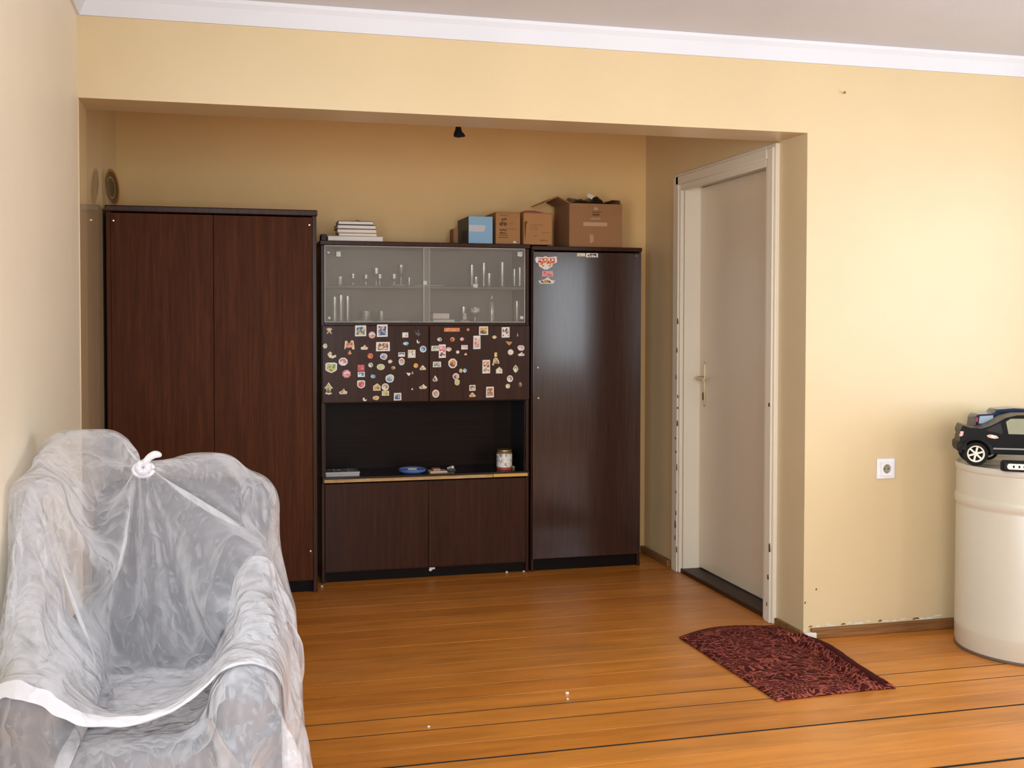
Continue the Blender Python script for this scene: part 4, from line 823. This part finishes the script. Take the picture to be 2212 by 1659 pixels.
# ------------------------------------------------------------------ barrel with toy cars
bx, by, br, bz = 3.632, -0.345, 0.300, 0.735
brl = thing('barrel', 'cream metal drum standing in front of the right wall', 'barrel', (bx, by, 0))
cream = simple('drum_cream', (0.60, 0.55, 0.44), 0.33, 0.04, 3, bmp=0.03)
B().lathe([(br*0.90, 0.002), (br*0.975, 0.004), (br*0.985, 0.012), (br*0.985, 0.020), (br*0.992, 0.024), (br*0.992, 0.085), (br*0.996, 0.090), (br*0.992, 0.096), (br*0.99, 0.565), (br*0.985, 0.570), (br*0.985, 0.576), (br*0.997, 0.582), (br*1.008, 0.592), (br*1.010, 0.604), (br*1.004, 0.615), (br*0.990, 0.620),
           (br*0.988, 0.70), (br*0.985, 0.712), (br*0.985, 0.727)], seg=72).build('body', cream, brl, smooth=True, local=True)
B().lathe([(br*0.986, 0.716), (br*0.996, 0.718), (br*1.003, 0.727), (br*1.001, 0.738), (br*0.990, 0.743), (br*0.978, 0.740), (br*0.972, 0.733), (br*0.968, bz-0.002), (0, bz-0.002)], seg=72, cap=False).build('lid', cream, brl, smooth=True, local=True)
B().lathe([(br*0.987, 0.0), (br*0.994, 0.003), (br*0.994, 0.009), (br*0.987, 0.012)], seg=72).build('foot_rim', simple('drum_rust', (0.12, 0.085, 0.06), 0.6), brl, smooth=True, local=True)
def toycar(name, lab, wx, yc, z, body_m, prof, wins, wb, r, hwid, tail_m, extra=None, accent=None):
    t = thing(name, lab, 'toy car', (wx, yc, z), 0, 'toy cars on the barrel')
    def archd(p):      # profile with two wheel arches cut along the bottom
        out = list(p); ra = r*1.22
        for cxw in (wb, 0.0):
            for k in range(9):
                a = PI*k/8; out.append((cxw+ra*math.cos(a), max(r+ra*math.sin(a), 0.030)))
        return out
    B().prism_y(archd(prof), -hwid, hwid).build('body', body_m, t, bevel=0.006, seg=3, local=True)
    for w_, m_ in wins:
        for sy in (-1, 1): B().prism_y(w_, sy*(hwid-0.004), sy*(hwid+0.0012)).build('side_window', m_, t, local=True)
    for cxw in (0.0, wb):
        for sy in (-1, 1):
            M = Matrix.Rotation(-sy*PI/2, 4, 'X') if sy > 0 else Matrix.Rotation(PI/2, 4, 'X')
            c = (cxw, sy*(hwid-0.028), r)
            ty = B().lathe([(r*0.62, 0.0), (r*0.93, 0.0), (r, 0.005), (r, 0.024), (r*0.94, 0.030), (r*0.72, 0.030), (r*0.68, 0.024), (r*0.62, 0.012)], c, 32, M).build('tyre', tyre_m, t, smooth=True, local=True)
            b = B().lathe([(r*0.56, 0.022), (r*0.60, 0.029), (r*0.695, 0.030), (r*0.695, 0.022)], c, 32, M, cap=False)
            b.lathe([(r*0.13, 0.016), (r*0.13, 0.027), (0, 0.028)], c, 12, M)
            for k in range(6):
                a = 2*PI*k/6+0.3; R2 = M @ Matrix.Rotation(a, 4, 'Z')
                b.box(r*0.08, r*0.62, -r*0.075, r*0.075, 0.017, 0.025, Matrix.Translation(c) @ R2)
            b.build('rim', rim_m, ty, local=True)
            aw = []
            for k in range(13):
                a = PI*(0.02+0.96*k/12); aw.append((cxw+r*1.24*math.cos(a), sy*(hwid+0.001), r+r*1.24*math.sin(a)))
            B().tube(aw, 0.0055, 8).build('wheel_arch', accent or body_m, t, smooth=True, local=True)
    for sy in (-1, 1):
        q = [(prof[3][0]-0.001, prof[3][1]-0.022), (prof[3][0]+0.011, prof[3][1]-0.018), (prof[3][0]+0.013, prof[3][1]-0.002), (prof[3][0]+0.001, prof[3][1]-0.001)]
        B().prism_y(q, sy*(hwid-0.02), sy*(hwid+0.002)).build('tail_light', tail_m, t, bevel=0.001, local=True)
    B().box(prof[1][0]-0.006, prof[1][0]+0.03, -hwid-0.002, hwid+0.002, prof[1][1]-0.034, prof[1][1]-0.002).build('bumper', accent or body_m, t, bevel=0.005, local=True)
    return t
prof1 = [(-0.060, 0.062), (-0.063, 0.092), (-0.059, 0.100), (-0.059, 0.136), (-0.050, 0.158), (-0.02, 0.149), (0.02, 0.147), (0.05, 0.157), (0.078, 0.172), (0.108, 0.191), (0.15, 0.202), (0.22, 0.204), (0.275, 0.190), (0.325, 0.148), (0.40, 0.135), (0.425, 0.10), (0.425, 0.055), (0.405, 0.036)]
win_d = simple('toy_window_dark', (0.02, 0.022, 0.03), 0.08); win_g = simple('toy_window_olive', (0.30, 0.30, 0.20), 0.15)
cz = 0.7438
c1 = toycar('toy_car', 'black toy pickup car with cream spoked wheels on the front of the barrel', 3.381, -0.289, cz, matt_m, prof1,
    [([(0.035, 0.140), (0.06, 0.157), (0.088, 0.171), (0.098, 0.128)], win_d), ([(0.118, 0.128), (0.108, 0.176), (0.125, 0.188), (0.19, 0.190), (0.19, 0.128)], win_g), ([(0.20, 0.128), (0.20, 0.190), (0.262, 0.180), (0.30, 0.132)], win_g)], 0.33, 0.047, 0.075, printmat(('pink', 'rose', 'white')), accent=dark_m)
B().prism_y([(0.038, 0.120), (0.045, 0.113), (0.068, 0.108), (0.082, 0.112), (0.075, 0.120), (0.05, 0.125)], -0.075, -0.0768).build('side_badge', printmat(('cream', 'pink', 'white')), c1, local=True)
B().box(0.062, 0.27, -0.0775, -0.07, 0.066, 0.073).build('side_strip', simple('strip_grey', (0.25, 0.24, 0.22), 0.25), c1, bevel=0.002, local=True)
navy = simple('navy_gloss', (0.02, 0.032, 0.065), 0.10)
prof2 = [(-0.060, 0.07), (-0.064, 0.10), (-0.060, 0.108), (-0.052, 0.175), (-0.040, 0.187), (0.02, 0.191), (0.032, 0.208), (0.10, 0.214), (0.16, 0.212), (0.23, 0.195), (0.30, 0.155), (0.345, 0.145), (0.36, 0.11), (0.36, 0.06), (0.345, 0.04)]
c2 = toycar('toy_car', 'dark blue glossy toy car with red tail light behind the black one', 3.532, -0.160, cz, navy, prof2,
    [([(-0.038, 0.150), (-0.034, 0.180), (0.018, 0.184), (0.02, 0.152)], simple('toy_window_pale', (0.45, 0.52, 0.62), 0.1)), ([(0.04, 0.155), (0.045, 0.198), (0.13, 0.202), (0.20, 0.190), (0.23, 0.158)], win_d)], 0.27, 0.043, 0.058, red_m, accent=gloss_m)
c1.rotation_euler[2] = -0.50; c2.rotation_euler[2] = -0.40
# remote control and red toy at the front edge of the barrel
q = at_z(2172, 1019, bz+0.022)
rm = thing('remote_control', 'black toy remote control with white button panel at the barrel edge', 'remote control', (3.402, -0.530, 0.7438), -0.60); rm.scale = (1.08, 1.08, 1.45)
B().prism_z([(-0.062, -0.012), (-0.05, -0.03), (0.05, -0.03), (0.064, -0.016), (0.06, 0.028), (-0.056, 0.028)], 0, 0.026).build('housing', dark_m, rm, bevel=0.006, seg=3, local=True)
B().prism_y(roundrect(-0.040, 0.034, 0.006, 0.021, 0.0075), -0.030, -0.0312).build('button_panel', paper_m, rm, local=True)
for k, xx in enumerate((-0.022, -0.004, 0.012)): B().box(xx, xx+0.006, -0.0316, -0.031, 0.0105, 0.0165).build('button', dark_m, rm, local=True)
rd = thing('red_toy', 'small red and white toy lying under the black toy car', 'toy', (3.535, -0.500, 0.7438), -0.55)
B().box(-0.055, 0.07, -0.016, 0.016, 0, 0.013).build('body', red_m, rd, bevel=0.004, local=True); B().box(-0.056, -0.03, -0.0165, 0.0165, 0.002, 0.0135).build('white_end', paper_m, rd, bevel=0.004, local=True)
B().box(0.0, 0.03, -0.0168, -0.016, 0.003, 0.010).build('sticker_patch', paper_m, rd, local=True)

# ------------------------------------------------------------------ rug at the door
A_, B_, C_, D_ = Vector((2.302, 0.13)), Vector((2.322, -0.675)), Vector((2.800, -0.655)), Vector((2.872, -0.045))
E_, F_ = Vector((2.745, 0.20)), Vector((2.575, 0.245))
rows = []; NU, NV = 40, 54
def rough(u, v): return 0.0035*math.sin(7*u+5*v)*math.sin(9*v+1)+0.0015*math.sin(31*u+17*v)
for j in range(NV+1):
    v = j/NV; row = []
    l = A_.lerp(B_, v)
    top_r = Vector((2.752, 0.185)); r_ = (top_r.lerp(Vector((2.772, 0.02)), v/0.2) if v < 0.2 else Vector((2.772, 0.02)).lerp(Vector((2.83, -0.09)), (v-0.2)/0.12) if v < 0.32 else Vector((2.83, -0.09)).lerp(C_, (v-0.32)/0.68))
    for i in range(NU+1):
        u = i/NU; p = l.lerp(r_, u)
        p.y += 0.075*math.sin(PI*min(1, u*1.0))*max(0, 1-v*5) + 0.01*math.sin(PI*u)*max(0, v*5-4)
        z = 0.010+rough(u, v)+0.003*math.sin(u*3)
        rg = 0.82+0.03*math.sin(v*5)
        z += 0.036*math.exp(-((u-rg)/0.035)**2)*min(1, max(0, (v-0.12)*5)) + 0.010*math.exp(-((u-0.95)/0.05)**2)
        z -= 0.007*math.exp(-((u-rg+0.07)/0.03)**2)
        e = min(u, 1-u, v, 1-v); z = 0.0035+(z-0.0035)*min(1, e*18)
        row.append((p.x, p.y, max(z, 0.0035)))
    rows.append(row)
rg = tag(B().grid(rows).build('rug', rugmat('rug_red'), smooth=True), 'small maroon patterned rug with a folded edge in front of the door', 'rug')
mm = rg.modifiers.new('thick', 'SOLIDIFY'); mm.thickness = 0.006; mm.offset = -1.0
for v_ in rg.data.vertices: v_.co.z += 0.003

fe = []
for j in range(31):
    t = j/30; c = Vector((2.792, -0.035)).lerp(Vector((2.768, -0.640)), t); c.x += 0.008*math.sin(t*7); wd_ = (0.040-0.010*t)*(0.6+0.4*min(1, t*6, (1-t)*6)); hh = 0.030*(0.55+0.45*math.sin(PI*min(1, t*1.1)))
    fe.append([(c.x+wd_*math.cos(a), c.y+0.012*math.cos(a), 0.0075+hh*math.sin(a)*(1-0.35*math.cos(a))+0.001*math.sin(t*40+a*3)) for a in [PI*k/10 for k in range(11)]])
feo = B().grid(fe).build('folded_edge', simple('rug_back', (0.060, 0.0105, 0.0095), 0.95, 0.2, 60, bmp=0.3, spec=0.1), rg, smooth=True, label='plain dark folded-over edge')

# ------------------------------------------------------------------ crumbs and scraps on the floor
def scrap(px, py, s, lab, flat=0.4, Y=None):
    q = at_z(px, py, 0) if Y is None else at_y(px, py, Y); r2 = random.Random(int(px))
    P = [(s*(0.35+0.25*r2.random())*math.cos(t), s*(0.35+0.25*r2.random())*math.sin(t)) for t in [2*PI*k/7 for k in range(7)]]
    o = B().prism_z(P, 0.0, s*flat).build('plaster_crumb', paper_m, bevel=s*0.08); o.location = (q.x, q.y, 0.0003); tag(o, lab, 'crumb', 'white crumbs on the floor')
scrap(1225, 1499, 0.016, 'white plaster crumb in the middle of the plank floor'); scrap(1226, 1511, 0.009, 'tiny crumb just in front of the plaster crumb in the middle of the floor')
scrap(926, 1571, 0.010, 'tiny white crumb on the planks right of the covered armchair'); scrap(1095, 1237, 0.016, 'white crumb at the plinth below the right lower door')
scrap(695, 1268, 0.016, 'white crumb in the gap between wardrobe and glass cabinet'); scrap(1131, 1235, 0.014, 'crumb on the floor where the two right cabinets meet')
q = at_y(933, 1228, CY+0.02)
tag(B().prism_y([(q.x-0.016, q.z-0.010), (q.x-0.006, q.z-0.014), (q.x+0.004, q.z-0.004), (q.x+0.015, q.z-0.004), (q.x+0.016, q.z+0.014), (q.x-0.012, q.z+0.012)], CY+0.0199, CY+0.018).build('paper_scrap', paper_m), 'white paper scrap stuck on the black plinth below the lower doors', 'paper')

# ------------------------------------------------------------------ armchair under plastic sheets
def rbox(P, c, h, r, R=None):          # distance and direction to a rounded box
    q = P-np.array(c)
    if R is not None: q = q@R
    d = np.abs(q)-(np.array(h)-r)
    m = np.maximum(d, 0); L = np.linalg.norm(m, axis=-1)
    ins = np.minimum(d.max(-1), 0)
    g = np.sign(q)*m/np.maximum(L, 1e-9)[..., None]
    k = np.argmax(d, -1); e = np.zeros_like(q); np.put_along_axis(e, k[..., None], np.take_along_axis(np.sign(q), k[..., None], -1), -1)
    g = np.where((L > 1e-9)[..., None], g, e)
    if R is not None: g = g@R.T
    return L+ins-r, g
def rotz(a): c, s = math.cos(a), math.sin(a); return np.array([[c, -s, 0], [s, c, 0], [0, 0, 1.0]])
def rotx(a): c, s = math.cos(a), math.sin(a); return np.array([[1.0, 0, 0], [0, c, -s], [0, s, c]])
def drape(P, slack, colliders, steps, iters, pin=None, off=0.008, planes=(), bend=0.25, g=6.0, damp=0.93, fr=0.5):
    # position-based cloth on a grid; rest lengths come from the tailored start shape times a slack
    P = P.copy(); V = np.zeros_like(P); dt = 0.016; R, C = P.shape[:2]; fam = []
    def add(di, dj, k, sl):
        st = 2 if (di <= 1 and dj <= 1) else 4
        for o in range(st if (di == 0 or dj == 0) else 2):
            ri = np.arange(R-di); cj = np.arange(C-abs(dj))
            if di and not dj: ri = ri[(ri//di) % 2 == o % 2] if di == 1 else ri[(ri % 4)//2 == o//2][o % 2::2] if False else ri[(ri//di) % 2 == o % 2]
            elif dj and not di: cj = cj[(cj//dj) % 2 == o % 2]
            else: ri = ri[ri % 2 == o]
            if o >= 2: break
            a = (ri[:, None], (cj-min(dj, 0))[None, :]); b = (ri[:, None]+di, (cj-min(dj, 0)+dj)[None, :])
            L = np.linalg.norm(P0[b]-P0[a], axis=-1, keepdims=True)*sl
            fam.append((a, b, L, k))
    P0 = P.copy()
    sx, sy = slack; sd = (sx+sy)/2
    add(0, 1, 1.0, sx); add(1, 0, 1.0, sy); add(1, 1, 0.4, sd); add(1, -1, 0.4, sd); add(0, 2, bend, sx); add(2, 0, bend, sy)
    for s in range(steps):
        V *= damp; V[..., 2] -= g*dt
        p = P+V*dt
        if pin: idx, fn = pin; T = fn(s/steps)
        for it in range(iters):
            for a, b, L, k in fam:
                pa, pb = p[a], p[b]; d = pb-pa; l = np.sqrt((d*d).sum(-1, keepdims=True))+1e-9; c = d*((l-L)/l*0.5*k); p[a] = pa+c; p[b] = pb-c
            if pin: p[idx] = T
            if it % 2 == 1 or it == iters-1:
                for c in colliders:
                    d, n = c(p); m = d < off
                    if m.any():
                        pm = p[m]+n[m]*(off-d[m])[:, None]
                        if it == iters-1:
                            dv = pm-P[m]; pm = pm-fr*(dv-n[m]*(dv*n[m]).sum(-1, keepdims=True))
                        p[m] = pm
                for ax, val in planes: p[..., ax] = np.maximum(p[..., ax], val)
        V = np.clip((p-P)/dt, -1.5, 1.5); P = p
    return P
def crom(A, t, ax):      # Catmull-Rom along one axis of a control net
    A = np.moveaxis(A, ax, 0); n = len(A); i = np.clip(np.floor(t).astype(int), 0, n-2); f = (t-i).reshape((-1,)+(1,)*(A.ndim-1))
    p0, p1, p2, p3 = A[np.maximum(i-1, 0)], A[i], A[i+1], A[np.minimum(i+2, n-1)]
    m1, m2 = (p2-p0)*0.5, (p3-p1)*0.5
    o = (2*f**3-3*f**2+1)*p1+(f**3-2*f**2+f)*m1+(-2*f**3+3*f**2)*p2+(f**3-f**2)*m2
    return np.moveaxis(o, 0, ax)
def arc(A, ax, n, wts=None):   # parameters that space samples evenly along the mean arc length
    t = np.linspace(0, A.shape[ax]-1, 400); F = crom(A, t, ax); d = np.linalg.norm(np.diff(F, axis=ax), axis=-1)
    s = np.concatenate([[0], np.cumsum(d.mean(axis=1-ax))]); return np.interp(np.linspace(0, s[-1], n), s, t)
CC = np.array([0.338, -1.42, 0.0])         # armchair centre on the floor
YAW = math.radians(-6)                     # turned a little towards the left wall
RZ = rotz(YAW)
def cw(x, y, z): return CC + RZ@np.array([x, y, z])
LEAN = rotx(math.radians(-10))
def colliders_chair():
    Rb = RZ@LEAN
    return [lambda P: rbox(P, cw(0.0, 0.33, 0.55), (0.235, 0.085, 0.35), 0.08, Rb),      # back
            lambda P: rbox(P, cw(0.215, 0.0, 0.33), (0.065, 0.40, 0.26), 0.06, RZ),     # arms
            lambda P: rbox(P, cw(-0.215, 0.0, 0.33), (0.065, 0.40, 0.26), 0.06, RZ),
            lambda P: rbox(P, cw(0.0, -0.02, 0.27), (0.155, 0.38, 0.18), 0.05, RZ)]      # seat
NETX = np.array([0.014, 0.030, 0.095, 0.17, 0.32, 0.45, 0.522, 0.602, 0.624, 0.65])
NETY = [-0.95, -0.97, -1.03, -1.17, -1.245, -1.33, -1.50, -1.66, -1.765]
NETZ = np.array([[.20, .40, .45, .45, .45, .45, .45, .40, .25, .05],
                 [.30, .78, .88, .89, .84, .86, .77, .60, .35, .05],
                 [.35, .95, 1.00, 1.03, .94, .965, .895, .72, .38, .05],
                 [.35, .965, .985, .985, .92, .955, .89, .74, .38, .05],
                 [.30, .955, .88, .66, .62, .68, .83, .74, .38, .05],
                 [.30, .93, .76, .50, .48, .50, .73, .70, .37, .05],
                 [.30, .80, .64, .48, .47, .49, .62, .615, .36, .05],
                 [.30, .60, .575, .50, .49, .505, .575, .555, .33, .05],
                 [.30, .53, .53, .475, .465, .475, .53, .42, .20, .05]])
KNOT = (0.285, -1.205, 0.935)
def run_sheets():
    rs = np.random.RandomState(4)
    base = colliders_chair()
    puff = [lambda P: rbox(P, (0.135, -1.07, 0.90), (0.11, 0.075, 0.115), 0.070),
            lambda P: rbox(P, (0.055, -1.27, 0.79), (0.05, 0.17, 0.15), 0.045),
            lambda P: rbox(P, (0.43, -1.09, 0.86), (0.10, 0.07, 0.09), 0.068),
            lambda P: rbox(P, (0.525, -1.22, 0.64), (0.055, 0.10, 0.12), 0.058)]
    X = np.tile(NETX, (9, 1)); Y = np.tile(np.array(NETY)[:, None], (1, 10)); Y[:, 8] += -0.02; X[6:, 8] += 0.025; X[7:, 8] += 0.03; X[6:, 9] += 0.05; X[7:, 9] += 0.06; Y[8, 8:] -= 0.04
    net = np.stack([X, Y, NETZ], -1)
    tu, tv = arc(net, 1, 112), arc(net, 0, 104)
    P0 = crom(crom(net, tv, 0), tu, 1)
    P0 += rs.normal(0, 0.003, P0.shape)
    P0[..., 0] = np.maximum(P0[..., 0], 0.012)
    K = np.array([0.285, -1.205, 0.935]); dist = np.linalg.norm(P0-np.array([0.285, -1.19, 0.945]), axis=-1); rk = 0.115
    idx = np.where(dist < rk); q = P0[idx]-K; nrm = np.array([0.05, -0.72, 0.69]); a1 = np.array([1.0, 0, 0]); a2 = np.cross(nrm, a1)
    r_ = np.clip(dist[idx]/rk, 0, 1); ux, uy = q@a1, q@a2; ul = np.sqrt(ux*ux+uy*uy)+1e-6
    tgt = K+(ux/ul*0.024*(0.3+0.7*r_))[:, None]*a1+(uy/ul*0.024*(0.3+0.7*r_))[:, None]*a2+((1-r_)*0.045)[:, None]*nrm
    lw = np.where((P0[..., 0] < 0.034) & (P0[..., 2] > 0.45) & (dist > 0.2)); idx = tuple(np.concatenate([a, b]) for a, b in zip(idx, lw)); tgt = np.concatenate([tgt, P0[lw]])
    st = P0[idx].copy(); fn = lambda f: st+(tgt-st)*min(1.0, f/0.4)
    PA = drape(P0, (1.11, 1.04), base+puff, 90, 8, (idx, fn), 0.014, ((0, 0.006), (2, 0.004)), bend=0.2)
    net2 = net[5:].copy(); net2[..., 2] -= 0.012; net2[1, :, 1] = -1.60; net2[2, :, 1] = -1.85; net2[:3, [1, 2, 6, 7], 2] = np.maximum(net2[:3, [1, 2, 6, 7], 2], 0.615); net2[2, [1, 2, 6, 7], 2] = 0.608; net2[3, :, 2] = 0.27; net2[3, :, 1] = -1.90
    net2 = np.concatenate([net2, net2[3:]+np.array([0, -0.03, -0.22])]); net2[..., 2] = np.maximum(net2[..., 2], 0.02)
    P1 = crom(crom(net2, arc(net2, 0, 46), 0), arc(net2, 1, 70), 1); P1 += rs.normal(0, 0.003, P1.shape); P1[..., 0] = np.maximum(P1[..., 0], 0.012)
    rw = np.arange(P1.shape[1]); top = (np.concatenate([rw*0, rw*0+1]), np.concatenate([rw, rw])); keep = P1[top].copy()
    PB = drape(P1, (1.09, 1.04), base, 60, 6, (top, lambda f: keep), 0.009, ((0, 0.006), (2, 0.004)), bend=0.15)
    return PA, PB
PA, PB = run_sheets()
uph = simple('grey_upholstery', (0.085, 0.073, 0.076), 0.9, 0.15, 60, bmp=0.3)
ac = thing('armchair', 'grey-brown upholstered armchair hidden under plastic sheets by the left wall', 'armchair', tuple(CC), YAW)
def cushion(name, c, hf, r, lean=0.0):
    bm_ = B(); M = Matrix.Translation(c) @ Matrix.Rotation(lean, 4, 'X')
    bm_.box(-hf[0], hf[0], -hf[1], hf[1], -hf[2], hf[2], M); return bm_.build(name, uph, ac, bevel=r, seg=5, local=True)
cushion('backrest', (0, 0.33, 0.55), (0.228, 0.078, 0.343), 0.074, math.radians(-10))
cushion('armrest', (0.215, 0.0, 0.33), (0.058, 0.388, 0.252), 0.0565); cushion('armrest', (-0.215, 0.0, 0.33), (0.058, 0.388, 0.252), 0.0565)
cushion('seat', (0, -0.02, 0.27), (0.150, 0.372, 0.173), 0.05)
for sx in (-1, 1):
    for sy in (-1, 1): B().lathe([(0.018, 0.0), (0.026, 0.085)], (sx*0.2, sy*0.33, 0.0), 12).build('leg', dark_m, ac, smooth=True, local=True)
film_m = plasticfilm('plastic_film', 0.17, 0.96); film2_m = plasticfilm('plastic_film_lower', 0.19, 0.95, 1.7); hem_m = plasticfilm('plastic_hem', 0.65, 0.95, 0.5)
def sheetmesh(name, G):
    R, C = G.shape[:2]; me = bpy.data.meshes.new(name)
    fs = [(i*C+j, i*C+j+1, (i+1)*C+j+1, (i+1)*C+j) for i in range(R-1) for j in range(C-1)]
    me.from_pydata(G.reshape(-1, 3).tolist(), [], fs); me.update()
    for p in me.polygons: p.use_smooth = True
    return me
def gnormal(G):
    n = np.cross(np.gradient(G, axis=1), np.gradient(G, axis=0)); return n/(np.linalg.norm(n, axis=-1, keepdims=True)+1e-9)
def sheet(name, G, mat, label):
    o = tag(link(name, sheetmesh(name, G), mat), label, 'plastic sheet'); m = o.modifiers.new('smooth', 'SUBSURF'); m.levels = 1; m.render_levels = 2
    return o
shA = sheet('plastic_cover', PA, film_m, 'translucent plastic dust cover knotted over the back of the armchair')
shB = sheet('plastic_sheet', PB, film2_m, 'crumpled clear plastic sheet over the seat and front of the armchair, below the knotted cover')
nA = gnormal(PA); nA *= np.sign((nA[..., 2:3]+1e-3*(-nA[..., 1:2])))
def hem(G, n, name):
    o = link(name, sheetmesh(name, G+n*0.0016), hem_m, shA); m = o.modifiers.new('smooth', 'SUBSURF'); m.levels = 1; m.render_levels = 2
hem(PA[-4:], nA[-4:], 'hem'); hem(PA[30:, -5:], nA[30:, -5:], 'hem')
kn = B()
for k in range(7):
    a = k*2*PI/7; rr = 0.014
    pts = [Vector(KNOT)+Vector((rr*math.cos(a+t*1.3)*(1-0.5*t), -0.012-0.012*t, rr*math.sin(a+t*1.3)*(1-0.5*t)+0.010)) for t in (0, 0.35, 0.7, 1.0)]
    kn.tube(pts, [0.010, 0.011, 0.009, 0.005], 8)
kn.tube([Vector(KNOT)+Vector((0.024*math.cos(t), -0.010, 0.017*math.sin(t)+0.004)) for t in [2*PI*k/14 for k in range(15)]], 0.0065, 8)
kn.tube([Vector(KNOT)+Vector(p) for p in ((0.0, -0.02, 0.015), (0.012, -0.026, 0.035), (0.03, -0.02, 0.045), (0.045, -0.015, 0.038))], [0.008, 0.010, 0.012, 0.006], 8)
ko = kn.build('knot', hem_m, shA, smooth=True); m = ko.modifiers.new('smooth', 'SUBSURF'); m.levels = 1; m.render_levels = 2
